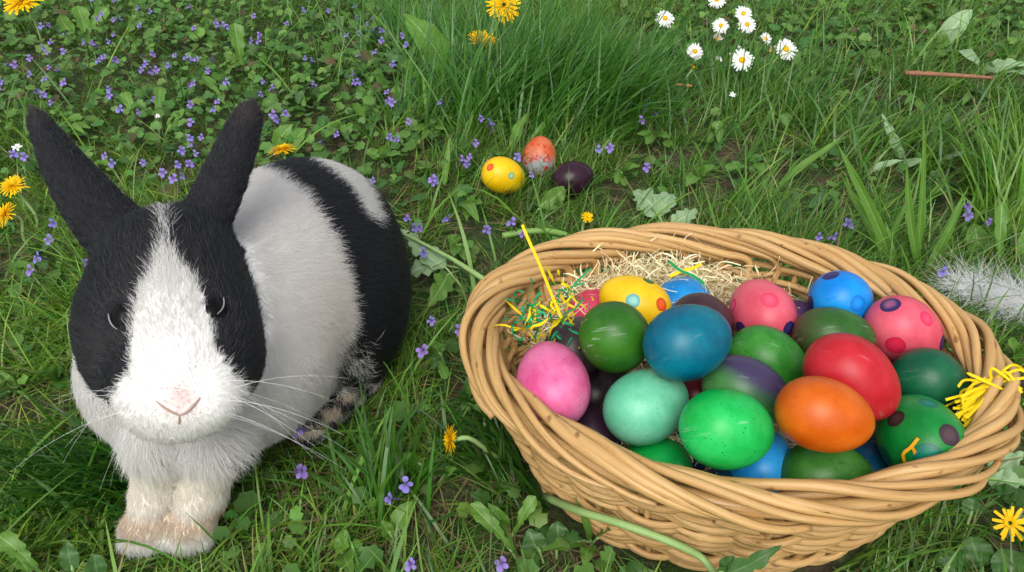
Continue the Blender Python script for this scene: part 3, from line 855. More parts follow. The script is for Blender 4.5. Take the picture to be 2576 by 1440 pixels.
def build_fill():
    mt = mat_tint('wood_wool', .6, .3, .2, 1.0)
    # bank against the far wall and a layer under the eggs
    n1, n2, n3 = 3400, 1300, 260
    th = math.radians(112) + math.radians(24) * np.clip(rng.normal(size=n1), -2.0, 2.3)
    s = rng.beta(2.6, 1.3, n1) * (.93 - .25 * np.clip(np.abs(np.degrees(th) - 105) / 50, 0, 1) ** 2)
    depth = .004 + .040 * rng.random(n1) * np.clip(1.10 - s, .12, 1)
    k = .735 + .25 * np.power(s, .80)
    a = oval(th, BA * k - depth - .006, BB * k - depth - .006, .010 + .098 * s)
    th2 = rng.uniform(0, 2 * np.pi, n2); q = np.sqrt(rng.random(n2)) * .72
    b = oval(th2, BA * q, BB * q, .018 + .05 * rng.random(n2))
    c = np.array([PT(1625 + 40 * x, 1085 + 18 * y, .486) for x, y in rng.normal(size=(n3, 2))])
    P = curly(np.concatenate([a, b, c]), n1 + n2 + n3, 11, np.concatenate([rng.uniform(.02, .055, n1 + n2), rng.uniform(.012, .03, n3)]), .9)
    # keep the strands inside the wall
    loc = P[..., :2] - BC
    u = loc[..., 0] * math.cos(BR) + loc[..., 1] * math.sin(BR); v = -loc[..., 0] * math.sin(BR) + loc[..., 1] * math.cos(BR)
    kk = .735 + .25 * np.power(np.clip((P[..., 2] - .006) / .104, 0, 1), .8)
    e = np.sqrt((u / (BA * kk - .007)) ** 2 + (v / (BB * kk - .007)) ** 2)
    sc = 1 / np.maximum(e, 1); P[..., 0] = BC[0] + loc[..., 0] * sc; P[..., 1] = BC[1] + loc[..., 1] * sc
    P[..., 2] = np.clip(P[..., 2], .01, .128)
    # never through an egg: push out of the shells
    for _, ce, ax_, L, D in EGGS:
        ce = np.array(ce); ax_ = norm(ax_)
        d = P - ce; al = d @ ax_
        q = np.sqrt((al / (L / 2)) ** 2 + (np.maximum((d ** 2).sum(-1) - al ** 2, 0)) / (D / 2) ** 2)
        mk = q < 1.02
        P[mk] = ce + d[mk] * (1.02 / np.maximum(q[mk], .05))[:, None]
    cc = np.array(srgb(246, 226, 188)) * (1 + .16 * rng.normal(size=(len(P), 1)))
    v_, f_, c_ = ribbons(P, rng.uniform(.0006, .0012, len(P)), np.clip(cc, .1, .9))
    o = mobj('wood_wool', mesh('wood_wool', v_, f_, mt, col=c_))
    tag(o, 'pale curly wood wool bedding the eggs inside the basket', 'wood wool', None, 'stuff')
    # tangle of green and yellow paper strands at the left end
    for nm, lab, colr, cnt, box in (('green_paper_strands', 'tangle of shredded green paper strands inside the basket near the pink egg', srgb(20, 160, 104), 34, (1290, 1440, 715, 850)),
                               ('yellow_paper_strands', 'tangle of shredded yellow paper strands mixed with green ones in the basket', srgb(236, 210, 24), 24, (1300, 1450, 730, 850))):
        st = np.array([PT(rng.uniform(box[0] + 15, box[1]), rng.uniform(box[2], box[3]), rng.uniform(.475, .50)) for _ in range(cnt)])
        P = curly(st, cnt, 9, rng.uniform(.014, .036, cnt), .8, .6)
        v_, f_, c_ = ribbons(P, rng.uniform(.0011, .0020, cnt), np.array(colr) * (1 + .15 * rng.normal(size=(cnt, 1))), 3)
        tag(mobj(nm, mesh(nm, v_, f_, M['petal'], col=np.clip(c_, 0, 1))), lab, 'paper strands', None, 'stuff')
    def strand(nm, lab, lines, w, colr):
        root_ = []
        for pts in lines:
            root_.append(spline(np.array(pts), 16))
        P = np.array(root_)
        v_, f_, c_ = ribbons(P, w, np.tile(np.array(colr), (len(P), 1)), 1.6, True)
        o = mobj(nm, mesh(nm, v_, f_, M['petal'], col=c_)); tag(o, lab, 'paper strand'); return o
    Yc = srgb(238, 208, 26)
    strand('yellow_raffia_strand', 'long yellow strand sticking up over the basket rim', [[PT(1412, 800, .475), PT(1385, 735, .475), PT(1355, 660, .475), PT(1330, 605, .478), PT(1314, 566, .48)]], .0019, Yc)
    strand('green_paper_strand', 'single green paper strand on the wood wool behind the blue egg', [[PT(1683, 658, .545), PT(1710, 680, .54), PT(1745, 695, .54), PT(1772, 715, .54)]], .002, srgb(24, 150, 90))
    strand('yellow_paper_strand', 'single yellow paper strand on the wood wool behind the blue egg', [[PT(1684, 696, .54), PT(1715, 682, .54), PT(1745, 674, .54), PT(1765, 664, .54)]], .0022, Yc)
    strand('yellow_raffia_snippet', 'forked yellow raffia snippet stuck on the green egg with brown and teal spots', [[PT(2284, 1180, .4255), PT(2272, 1145, .421), PT(2292, 1125, .419), PT(2310, 1103, .4185)], [PT(2318, 1172, .4255), PT(2305, 1150, .421), PT(2300, 1135, .4195), PT(2293, 1124, .419)]], .0018, srgb(220, 160, 20))
    # raffia bunch at the right end
    r2 = np.random.default_rng(21)
    cnt = 34
    tie = PT(2495, 965, .455)
    L1 = []
    for i in range(cnt):
        e = PT(2425 + 14 * r2.normal(), 1085 + 38 * r2.normal(), .440) if i % 3 else PT(2420 + 30 * r2.normal(), 1025 + 14 * r2.normal(), .446)
        m_ = (tie + e) / 2 + r2.normal(size=3) * .004
        L1.append([tie + r2.normal(size=3) * .002, m_, e])
    for i in range(6):
        e = tie + np.array([r2.normal() * .010 + .004, r2.normal() * .008, .006 + .006 * r2.random()])
        L1.append([tie, e, tie + np.array([.018 + .006 * r2.normal(), -.004 + .01 * r2.normal(), .002])])
    o = strand('yellow_raffia_bunch', 'bunch of yellow raffia tied at the far end of the basket', L1, .0016, Yc)
    o['category'] = 'raffia'
build_fill()
# ------------------------------------------------------------------ lawn: grass, thatch, ground cover
def in_basket(P, grow=.0):
    loc = P[..., :2] - BC
    u = loc[..., 0] * math.cos(BR) + loc[..., 1] * math.sin(BR); v = -loc[..., 0] * math.sin(BR) + loc[..., 1] * math.cos(BR)
    k = .745 + .29 * np.clip(P[..., 2] / .115, 0, 1) ** .8
    e = np.sqrt((u / (BA * k + .006 + grow)) ** 2 + (v / (BB * k + .006 + grow)) ** 2)
    return (e < 1) & (P[..., 2] < .135)
def in_egg(P):
    m = np.zeros(P.shape[:-1], bool)
    for nm, c, ax, L, D in EGGS[-3:]:
        m |= np.linalg.norm(P - np.array(c), axis=-1) < D * .52
    return m
def scatter(n, y0=.14, y1=2.15, spread=1.0):
    """points on the lawn, even on the ground in what the camera sees and a margin round it"""
    y = y0 + (y1 - y0) * rng.random(n)             # density falls off as the lawn widens
    w = (.74 * y + .20) * spread
    x = (rng.random(n) * 2 - 1) * w
    far = rng.random(n) < .12                      # thinner margin outside what the photo shows
    x = np.where(far, x * 1.6, x)
    return x, y
def lawn_px(x, y):
    return proj(np.stack([x, y, np.zeros_like(x)], -1))
def blades(x, y, L, W, az, lean, droop, col, k=5, z0=None):
    """ribbon blades; az heading of the lean, lean 0 upright .. 1 flat, droop bends the tip over"""
    n = len(x)
    root = np.stack([x, y, hill(x, y) - .008 if z0 is None else z0], -1)
    s = np.linspace(0, 1, k)[None, :]
    ang = (lean[:, None] + droop[:, None] * s)                      # angle from vertical along the blade
    st = L[:, None] / (k - 1)
    dr = np.cumsum(np.sin(ang) * st, 1) - np.sin(ang[:, :1]) * st; dz = np.cumsum(np.cos(ang) * st, 1) - np.cos(ang[:, :1]) * st
    side = rng.normal(size=(n, 1)) * .10 * L[:, None] * s ** 2
    cx, sx = np.cos(az)[:, None], np.sin(az)[:, None]
    P = root[:, None] + np.stack([dr * cx - side * sx, dr * sx + side * cx, dz], -1)
    P[..., 2] = np.maximum(P[..., 2], hill(P[..., 0], P[..., 1]) - .004)
    keep = ~(in_basket(P).any(1) | in_egg(P).any(1))
    near = (P[:, :, 0] < -.04).any(1) & (P[:, 0, 1] > .22) & (P[:, 0, 1] < .68) & (P[:, 0, 0] > -.40) & keep
    idx = np.where(near)[0]
    if len(idx):
        d = rabbit_sdf(P[idx][:, ::max(1, (k - 1) // 2)].reshape(-1, 3)).reshape(len(idx), -1)
        keep[idx[(d < .003).any(1)]] = False
    # facing of the ribbon: random turn about the blade
    tw = az + np.pi / 2 + rng.normal(size=n) * .7
    S = np.stack([np.cos(tw), np.sin(tw), np.zeros(n)], -1)
    prof = np.interp(np.linspace(0, 1, k), [0, .15, .55, .85, 1], [.7, 1, .92, .5, .0])
    w = (W[:, None] * .5 * prof[None])[..., None]
    vl, vr = P - S[:, None] * w, P + S[:, None] * w
    vr[:, 1:-1, :] += 0
    vl, vr, col = vl[keep], vr[keep], col[keep]
    n = len(vl)
    v = np.concatenate([np.stack([vl[:, :-1], vr[:, :-1]], 2).reshape(n, -1, 3), vl[:, -1:]], 1)   # 2(k-1)+1 verts
    m = 2 * (k - 1) + 1
    base = (np.arange(n) * m)[:, None]
    tri = []
    for i in range(k - 2):
        a, b, c, d = 2 * i, 2 * i + 1, 2 * i + 3, 2 * i + 2
        tri += [(a, b, c), (a, c, d)]
    tri.append((2 * (k - 2), 2 * (k - 2) + 1, m - 1))
    F = (base[:, :, None] + np.array(tri)[None]).reshape(-1, 3)
    return v.reshape(-1, 3), F, np.repeat(col, m, 0)
def merge(parts):
    V, F, C, n = [], [], [], 0
    for v, f, c in parts:
        V.append(v); F.append(f + n); C.append(c); n += len(v)
    return np.concatenate(V), np.concatenate(F), np.concatenate(C)
def soft(v, a, b):
    return np.clip((v - a) / (b - a), 0, 1)
def greens(n, dark, light, hue=.12):
    t = rng.beta(1.6, 2.0, n)[:, None]
    c = np.array(dark) * (1 - t) + np.array(light) * t
    return np.clip(c * (1 + hue * rng.normal(size=(n, 3)) * np.array([1, .5, .8])), .003, .6)
def clump(x, y, f=9.0, ph=0.0):    # slow patchiness 0..1
    return .5 + .25 * (np.sin(f * x + 1.7 * np.sin(f * .7 * y + ph) + ph) + np.sin(f * 1.3 * y + 1.3 * np.sin(f * .9 * x + 2 * ph)))
def ivy_zone(Q):                   # the ground-ivy mat at the upper left, and the leafy strip along the top right
    a = soft(Q[:, 0], 1180, 950) * soft(Q[:, 1], 520, 300)
    b = soft(Q[:, 1], 210, 120) * soft(Q[:, 0], 1500, 1750) * .9
    return np.maximum(a, b)
def sparse_zone(Q):                # worn patch between rabbit and basket
    return np.exp(-((Q[:, 0] - 1480) / 230) ** 2 - ((Q[:, 1] - 1330) / 130) ** 2) + .8 * np.exp(-((Q[:, 0] - 560) / 260) ** 2 - ((Q[:, 1] - 1430) / 60) ** 2) + .5 * np.exp(-((Q[:, 0] - 90) / 120) ** 2 - ((Q[:, 1] - 900) / 90) ** 2)
CLEAR = []                          # low leaves and flowers that press the grass aside: x, y, radius, share
def cleared(x, y):
    k = np.ones(len(x))
    for cx0, cy0, r, sh in CLEAR:
        k = np.where((x - cx0) ** 2 + (y - cy0) ** 2 < r * r, k * (1 - sh), k)
    return k
def build_lawn():
    parts = []
    # fine lawn
    n = 300000
    x, y = scatter(n)
    Q = lawn_px(x, y); iv = ivy_zone(Q); cl = clump(x, y, 11, .6)
    keep = rng.random(n) < (1 - .62 * iv) * (.50 + .5 * cl) * (1 - .90 * np.clip(sparse_zone(Q), 0, 1)) * cleared(x, y)
    x, y, Q, cl = x[keep], y[keep], Q[keep], cl[keep]; n = len(x)
    L = rng.uniform(.018, .055, n) * (.7 + .6 * cl) * np.where(rng.random(n) < .10, 1.6, 1)
    L *= 1 + .35 * soft(Q[:, 0], 1250, 2000) * soft(Q[:, 1], 900, 300)
    W = rng.uniform(.0009, .0020, n)
    sweep = 2.2 * np.sin(5 * x + 1) + 1.5 * np.sin(4 * y + 2)
    az = sweep * .6 + rng.normal(size=n) * 1.5
    col = greens(n, (.036, .115, .013), (.20, .37, .055), .18)
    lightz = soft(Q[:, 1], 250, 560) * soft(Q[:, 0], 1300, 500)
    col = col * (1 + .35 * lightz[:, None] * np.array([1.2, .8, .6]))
    dry = rng.random(n) < .05
    col[dry] = np.array([.26, .22, .10]) * (1 + .2 * rng.normal(size=(dry.sum(), 1)))
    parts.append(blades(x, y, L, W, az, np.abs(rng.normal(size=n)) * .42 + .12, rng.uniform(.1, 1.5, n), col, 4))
    # longer, glossier blades
    n = 20000
    x, y = scatter(n); Q = lawn_px(x, y)
    right = soft(Q[:, 0], 1500, 2200) * soft(Q[:, 1], 760, 500)
    keep = rng.random(n) < (.22 + .6 * right) * (1 - .6 * ivy_zone(Q)) * (1 - .8 * np.clip(sparse_zone(Q), 0, 1)) * cleared(x, y)
    x, y, Q = x[keep], y[keep], Q[keep]; n = len(x)
    L = rng.uniform(.05, .11, n) * (.8 + .35 * soft(Q[:, 1], 900, 300)); W = rng.uniform(.0016, .0032, n)
    az = np.where(Q[:, 0] > 1500, .5 + .8 * rng.normal(size=n), rng.uniform(0, 6.28, n))
    parts.append(blades(x, y, L, W, az, np.abs(rng.normal(size=n)) * .3 + .15, rng.uniform(.4, 1.7, n), greens(n, (.045, .145, .014), (.19, .37, .045)), 6))
    # tall dark tuft behind the lying eggs, fanning out; a second one at the right edge
    for (cx0, cy0, sx_, sy_, cnt, lmin, lmax, az0, dk, lt) in ((1330, 300, 150, 40, 2300, .08, .18, .55, (.024, .105, .010), (.10, .27, .03)),
                                                    (1150, 130, 160, 40, 700, .07, .15, 1.2, (.026, .11, .010), (.11, .28, .03)),
                                                    (2540, 520, 60, 60, 700, .06, .14, 1.0, (.04, .14, .01), (.19, .37, .03)),
                                                    (2200, 330, 260, 70, 600, .05, .12, .7, (.025, .11, .01), (.11, .26, .03)),
                                                    (1900, 220, 150, 40, 450, .05, .12, .9, (.025, .11, .01), (.10, .25, .03)),
                                                    (1010, 1290, 45, 30, 160, .05, .10, 1.6, (.02, .10, .006), (.07, .20, .014)),
                                                    (330, 1200, 130, 50, 700, .03, .07, -2.5, (.014, .07, .006), (.05, .16, .014)),
                                                    (1330, 1150, 90, 60, 300, .04, .08, 2.8, (.014, .075, .007), (.05, .15, .014))):
        c0 = np.array([PZ(cx0 + a * sx_, min(1430, cy0 + b * sy_), 0) for a, b in np.clip(rng.normal(size=(cnt, 2)), -2.2, 2.2)])
        c0 = c0[rng.random(cnt) < cleared(c0[:, 0], c0[:, 1])]; cnt = len(c0)
        mid = PZ(cx0, cy0, 0)
        az = az0 + np.clip((mid[0] - c0[:, 0]) * 3.0, -.9, .9) + rng.normal(size=cnt) * .8
        parts.append(blades(c0[:, 0], c0[:, 1], rng.uniform(lmin, lmax, cnt), rng.uniform(.0014, .0036, cnt), az, np.abs(rng.normal(size=cnt)) * .25 + .12, rng.uniform(.2, 1.25, cnt), greens(cnt, dk, lt), 7))
    # the same lawn going on around the part the photo shows, in fewer, wider blades
    n = 150000
    x, y = rng.uniform(-2.0, 2.0, n), rng.uniform(-.55, 2.9, n)
    k_ = ((np.abs(x) > .74 * y + .16) | (y < .16) | (y > 2.1)) & (rng.random(n) < .55 + .45 * clump(x, y, 11, .6)); x, y = x[k_], y[k_]; n = len(x)
    parts.append(blades(x, y, rng.uniform(.03, .075, n), rng.uniform(.0020, .0036, n), rng.uniform(0, 6.28, n), np.abs(rng.normal(size=n)) * .45 + .2, rng.uniform(.2, 1.5, n), greens(n, (.036, .115, .013), (.18, .34, .05), .18), 4))
    # single long light blades bent over the rest
    n = 420
    x, y = scatter(n); k_ = cleared(x, y) > .9; x, y = x[k_], y[k_]; n = len(x)
    parts.append(blades(x, y, rng.uniform(.09, .19, n) * (.6 + .35 * y), rng.uniform(.0024, .0044, n), rng.uniform(-.6, 2.6, n), rng.uniform(.15, .7, n), rng.uniform(.3, 1.3, n), greens(n, (.08, .21, .02), (.22, .40, .06)), 9))
    v, f, c = merge(parts)
    o = mobj('grass', mesh('grass', v, f, M['grass'], col=c, smooth=False))
    tag(o, 'green lawn grass with longer tufts all over the ground', 'grass', None, 'stuff')
    # dry thatch lying flat between the blades
    n = 34000
    x, y = scatter(n); Q = lawn_px(x, y)
    keep = rng.random(n) < .35 + .65 * np.clip(sparse_zone(Q), 0, 1)
    x, y = x[keep], y[keep]; n = len(x)
    t = rng.random(n)[:, None]
    col = np.array([.075, .050, .026]) * (1 - t) + np.array([.25, .20, .10]) * t
    v, f, c = blades(x, y, rng.uniform(.02, .06, n), rng.uniform(.0007, .0018, n), rng.uniform(0, 6.28, n), rng.uniform(1.25, 1.52, n), rng.uniform(-.1, .3, n), col, 4, hill(x, y) - .003 + .006 * rng.random(n))
    o = mobj('dry_thatch', mesh('dry_thatch', v, f, M['thatch'], col=c, smooth=False))
    tag(o, 'dry brown grass litter lying between the green blades', 'thatch', None, 'stuff')
    # small round scalloped leaves of ground ivy and other low herbs
    n = 34000
    x, y = scatter(n); Q = lawn_px(x, y); iv = ivy_zone(Q); cl = clump(x, y, 8, 2.1)
    keep = rng.random(n) < (.09 + .91 * iv) * (.35 + .65 * cl) + .25 * np.clip(sparse_zone(Q), 0, 1) * .6
    x, y, iv = x[keep], y[keep], iv[keep]; n = len(x)
    z = hill(x, y) + rng.uniform(.003, .022, n) + .018 * iv * rng.random(n)
    R = rng.uniform(.0032, .0085, n) * np.where(rng.random(n) < .12, 1.5, 1)
    ka = 14
    a = np.linspace(0, 2 * np.pi, ka, endpoint=False)
    rad = (1 + .10 * np.cos(a * 7))[None] * (1 - .45 * np.exp(-((a - np.pi) / .35) ** 2))[None]
    ax = norm(np.stack([rng.normal(size=n) * .42, rng.normal(size=n) * .42 - .15, np.ones(n)], -1))
    t1 = norm(np.cross(ax, norm(rng.normal(size=(n, 3))))); t2 = np.cross(ax, t1)
    c0 = np.stack([x, y, z], -1)
    dish = .25 * rng.normal(size=(n, 1)) * R[:, None]
    ring = c0[:, None] + (R[:, None] * rad * np.cos(a))[..., None] * t1[:, None] + (R[:, None] * rad * np.sin(a))[..., None] * t2[:, None] + (dish + .12 * R[:, None] * np.cos(2 * a + 1))[..., None] * ax[:, None]
    ctr = c0 - t1 * (R * .25)[:, None]
    bad = in_basket(ring).any(1) | in_egg(ring).any(1)
    idx = np.where((x < -.03) & (y < .70) & (x > -.42))[0]
    if len(idx): bad[idx] |= (rabbit_sdf(ring[idx][:, ::5].reshape(-1, 3)).reshape(len(idx), -1) < .003).any(1)
    ring, ctr = ring[~bad], ctr[~bad]; iv = iv[~bad]; n = len(ring)
    v = np.concatenate([ctr[:, None], ring], 1).reshape(-1, 3)
    tri = np.array([(0, 1 + i, 1 + (i + 1) % ka) for i in range(ka)])
    F = ((np.arange(n) * (ka + 1))[:, None, None] + tri[None]).reshape(-1, 3)
    col = greens(n, (.034, .105, .020), (.15, .29, .06))
    brown = rng.random(n) < .05
    col[brown] = np.array([.10, .075, .035]) * (1 + .25 * rng.normal(size=(brown.sum(), 1)))
    o = mobj('ground_cover', mesh('ground_cover', v, F, M['cover'], col=np.repeat(col, ka + 1, 0)))
    tag(o, 'small scalloped ground ivy leaves matting the lawn', 'ground cover', None, 'stuff')
# ------------------------------------------------------------------ flowers
def petal_ring(n, r0, r1, w, lift, z, jit=.0, tip=.5, k=4):
    """n strap petals from radius r0 to r1"""
    V, F, m = [], [], 0
    for i in range(n):
        a = 2 * np.pi * (i + rng.uniform(-.25, .25)) / n
        l = r1 * (1 + jit * rng.normal()); lf = lift + .12 * rng.normal()
        u = np.linspace(0, 1, k)
        r = r0 + (l - r0) * u * np.cos(lf); h = z + (l - r0) * np.sin(lf) * u - .15 * (l - r0) * u ** 2
        ww = w * np.interp(u, [0, .5, .85, 1], [.55, 1, .9, tip])
        c, s = math.cos(a), math.sin(a)
        ctr = np.stack([r * c, r * s, h], -1); sd_ = np.array([-s, c, 0]) * .5
        V.append(np.stack([ctr - ww[:, None] * sd_, ctr + ww[:, None] * sd_], 1).reshape(-1, 3))
        F += [(m + 2 * j, m + 2 * j + 1, m + 2 * j + 3, m + 2 * j + 2) for j in range(k - 1)]
        m += 2 * k
    return np.concatenate(V), F
def dome(r, h, z, col, nu=5, nv=14):
    u = np.linspace(0, np.pi / 2, nu); v = np.linspace(0, 2 * np.pi, nv, endpoint=False)
    P = np.stack([np.outer(np.cos(u) * r, np.cos(v)), np.outer(np.cos(u) * r, np.sin(v)), np.outer(np.sin(u) * h + z, np.ones(nv))], -1).reshape(-1, 3)
    return P, [(i * nv + j, i * nv + (j + 1) % nv, (i + 1) * nv + (j + 1) % nv, (i + 1) * nv + j) for i in range(nu - 1) for j in range(nv)]
def placed(name, v, f, mat, root, A, off, col=None):
    me = mesh(name, v @ A + off, f, mat, col=col)
    return mobj(name, me, root)
def flower_stem(root, head, nrm_, foot, r, mat):
    p = spline([foot, foot * .6 + head * .4 + rng.normal(size=3) * .003, head - nrm_ * .012, head], 12)
    v, f, uv = tube(p, np.linspace(r * 1.15, r, 12), 6)
    return mobj('stem', mesh('stem', v, f, mat, uv=uv), root)
YEL = np.array(srgb(252, 206, 8)); YEL2 = np.array(srgb(232, 160, 0))
def dandelion(px, py, z, wpx, face, label, foot=None, rings=((34, .5, 1.0, .18), (30, .45, .85, .45), (24, .3, .62, .75), (16, .2, .42, 1.05)), petal_w=.085, group='yellow dandelions in the lawn'):
    h = PZ(px, py, z)
    t = (h - CC) @ CF
    R = wpx * t / FPX / 2
    n = norm(np.array(face)); A = frame(n, np.array([1, .2, 0]))
    ft = np.array([h[0], h[1], -.002]) + np.array([-n[0], -n[1], 0]) * .02 if foot is None else foot
    ft[2] = hill(ft[0], ft[1]) - .008
    root = thing('dandelion', tuple(ft), label, 'flower', group)
    CLEAR.append((h[0], h[1] - .02, .03, .85))
    for i, (cnt, r0, r1, lf) in enumerate(rings):
        v, f = petal_ring(cnt, R * .12, R * r1, R * petal_w * 1.25, lf * .8, R * .04 * i, .10, .75)
        c = YEL * (1 - .06 * i) + (YEL2 - YEL) * rng.random() * .3
        if rings[0][0] <= 12 and group.startswith('yellow'):
            for q in range(cnt): placed('petal', v[8 * q:8 * q + 8], f[:3], M['petal'], root, A, h, col=np.tile(c, (8, 1)))
        else: placed('petals', v, f, M['petal'], root, A, h, col=np.tile(c, (len(v), 1)))
    v, f = dome(R * .30, -R * .42, -R * .02, None)
    placed('calyx', v, f, M['stem'], root, A, h)
    flower_stem(root, h - n * R * .3, n, ft, .0017, M['stem_pale'])
    return root
WH, PKW = np.array([.84, .84, .86]), np.array([.62, .45, .40])
def daisy(px, py, z, wpx, face, label, half=1.0, wilt=0.0):
    h = PZ(px, py, z); t = (h - CC) @ CF; R = wpx * t / FPX / 2
    n = norm(np.array(face)); A = frame(n, np.array([1, .2, 0]))
    ft = np.array([h[0] + .01 * rng.normal(), h[1] + .01, 0]); ft[2] = hill(ft[0], ft[1]) - .008
    root = thing('daisy', tuple(ft), label, 'flower', 'white daisies in the long grass')
    for i in range(2):
        v, f = petal_ring(20, R * .22, R * (1.0 - .06 * i) , R * .21, wilt * 1.1 + .05 + .12 * i + (1 - half) * .9, .0004 * i, .08 + .2 * wilt, .6)
        c = WH * (1 - wilt) + PKW * wilt
        placed('petals', v, f, M['petal'], root, A, h, col=np.tile(c, (len(v), 1)))
    v, f = dome(R * .30, R * .22, R * .02, None)
    placed('disc', v, f, M['petal'], root, A, h, col=np.tile(np.array(srgb(240, 186, 6)), (len(v), 1)))
    flower_stem(root, h - n * .001, n, ft, .0009, M['stem'])
    return root
def place(px, py):
    if px < 950 and py < 620: return 'in the leafy mat behind the rabbit'
    if px <= 1750 and py < 500: return 'near the eggs lying in grass'
    if px > 1750: return 'in the long grass around the daisies' if py < 300 else 'close behind the far end of the basket'
    if py < 950: return 'between rabbit and basket'
    return 'in short grass before the basket'
def build_flowers():
    up = (0, -.55, 1)
    dandelion(55, 4, .075, 96, (0, -.5, 1), 'yellow dandelion on a tall stem at the edge of the ground ivy')
    dandelion(1268, 14, .10, 92, (.1, -.75, .8), 'yellow dandelion on a long stem above the dark grass tuft')
    dandelion(1213, 112, .09, 84, (.1, -.1, 1), 'half closed yellow dandelion standing in the dark grass tuft', rings=((30, .4, 1.0, .75), (26, .4, .9, 1.0), (20, .3, .7, 1.2)))
    dandelion(32, 468, .05, 64, (.0, -.35, 1), 'round yellow dandelion beside the tip of the rabbit ear, above another dandelion')
    dandelion(14, 538, .045, 66, (-.5, -.5, .8), 'tilted yellow dandelion below the round one near the rabbit')
    dandelion(712, 378, .035, 72, (-.1, .2, 1), 'yellow dandelion half hidden behind the back of the rabbit')
    dandelion(1478, 547, .03, 34, (.2, -.5, .8), 'small torn yellow dandelion behind the basket rim', rings=((12, .3, 1.0, .3), (10, .3, .7, .8)), petal_w=.2)
    dandelion(1134, 1106, .048, 76, (-.9, -.25, .25), 'yellow dandelion bent sideways between rabbit and basket', foot=np.array(PZ(1300, 1125, 0)))
    dandelion(2540, 1316, .02, 86, (-.25, -.6, .75), 'yellow flower with few narrow petals beside the basket', rings=((11, .3, 1.0, .12), (8, .3, .85, .3), (10, .1, .34, .7)), petal_w=.16)
    D = [(1673, 47, 46, 'upper most lonely daisy facing the lawn, apart from the cluster'), (1803, 2, 44, 'daisy cut by the top of the cluster'),
         (1870, 35, 44, 'daisy touching another daisy just below it'), (1813, 65, 42, 'daisy between the touching pair and the pale wilted daisy'),
         (1879, 62, 46, 'daisy overlapped by the daisy just above it'), (1748, 130, 46, 'daisy above the withered orange bud'),
         (1925, 98, 34, 'half closed daisy on a bare stem'), (1977, 124, 56, 'largest daisy of the cluster, crossed by a grass blade'), (1867, 152, 56, 'lowest wide open daisy beside a pinkish bud')]
    D[0] = (1673, 47, 46, 'white daisy standing alone apart from the daisy cluster'); D[1] = (1803, 0, 44, 'white daisy at the far end of the daisy cluster')
    for px, py, w, lab in D:
        daisy(px, py, .05, w, (.15 * rng.normal(), -.75 + .1 * rng.normal(), .75), lab, .55 if w == 34 else 1.0)
    daisy(1803, 100, .045, 34, (.1, -.6, .8), 'wilted pinkish daisy with a yellow disc', .6, .55)
    daisy(1805, 152, .04, 26, (.5, -.3, .8), 'small daisy seen from the side, half closed', .35, .1)
    daisy(1846, 142, .045, 26, (-.6, .1, .8), 'closing pinkish daisy tucked behind the lowest wide open daisy', .3, .5)
    daisy(1938, 130, .042, 28, (-.1, .1, 1), 'withered brown daisy beside the largest daisy', .2, .95)
    daisy(1858, 122, .045, 14, (0, -.3, 1), 'tiny closed white daisy bud in the cluster', .2, .15)
    dandelion(1743, 174, .035, 24, (.5, .1, .8), 'withered orange flower bud below the daisies', rings=((12, .3, 1.0, 1.2), (10, .3, .9, 1.3)), petal_w=.3, group='withered buds')
    for px, py, z, w, lab in ((42, 371, .035, 26, 'tiny white starry flower beside the tip of the rabbit ear'), (396, 292, .03, 14, 'tiny white flower between the rabbit ears in the ground ivy'), (1843, 238, .04, 18, 'tiny white flower in the grass below the daisies')):
        h = PZ(px, py, z); R = w * ((h - CC) @ CF) / FPX / 2; n = norm((0, -.5, 1)); A = frame(n, np.array([1, .2, 0]))
        ft = np.array([h[0], h[1] + .005, hill(h[0], h[1]) - .008])
        root = thing('chickweed', tuple(ft), lab, 'flower', 'tiny white flowers')
        v, f = petal_ring(6, 0, R, R * .5, .1, 0); placed('petals', v, f, M['petal'], root, A, h, col=np.tile(WH, (len(v), 1)))
        v, f = dome(R * .2, R * .15, 0, None); placed('disc', v, f, M['petal'], root, A, h, col=np.tile(np.array([.4, .45, .1]), (len(v), 1)))
        flower_stem(root, h, n, ft, .0006, M['stem'])
    # ground ivy flowers: small violet two-lipped flowers
    variants = []
    for kv in range(4):
        V, F, C, m = [], [], [], 0
        tint = np.array(srgb(140, 122, 198)) * np.array([1 + .15 * (kv - 1.5) / 2, 1, 1])
        for i, (a, l, w) in enumerate(((90, .0045, .0040), (55, .0042, .0035), (-20, .0050, .0042), (200, .0050, .0042), (-90, .0066, .0058))):
            a = math.radians(a + 8 * rng.normal()); c, s = math.cos(a), math.sin(a)
            u = np.linspace(0, 1, 4); r = .0010 + l * u; h = .0016 * u * (1 if i < 2 else -.6) + .004
            ww = w * np.array([.35, .85, 1.0, .55])
            ctr = np.stack([r * c, r * s, h], -1); sd_ = np.array([-s, c, 0]) * .5
            v = np.stack([ctr - ww[:, None] * sd_, ctr + ww[:, None] * sd_], 1).reshape(-1, 3)
            V.append(v); F += [(m + 2 * j, m + 2 * j + 1, m + 2 * j + 3, m + 2 * j + 2) for j in range(3)]; m += 8
            C.append(np.repeat(np.stack([tint * .45, tint * .9, tint * 1.1, tint * 1.15]), 2, 0))
        path = spline([(0, .0, .004), (0, .0005, -.003), (0, .003, -.008), (.001, .005, -.028)], 9)
        v, f, _ = tube(path, np.array([.0016, .0013, .0012, .0011, .0010, .0007, .0006, .0006, .0006]), 5)
        V.append(v); F += [tuple(q + m for q in ff) for ff in f]; m += len(v)
        cc = np.repeat(np.stack([tint * .5, tint * .5, tint * .45, np.array([.10, .10, .05]), *[np.array([.08, .14, .03])] * 5]), 5, 0)
        C.append(cc)
        variants.append(mesh('ivy_flower', np.concatenate(V), F, M['petal'], col=np.concatenate(C)))
    pts = []
    for q in FLOWERS_A: pts.append((q[0] * .3348, q[1] * .3348))
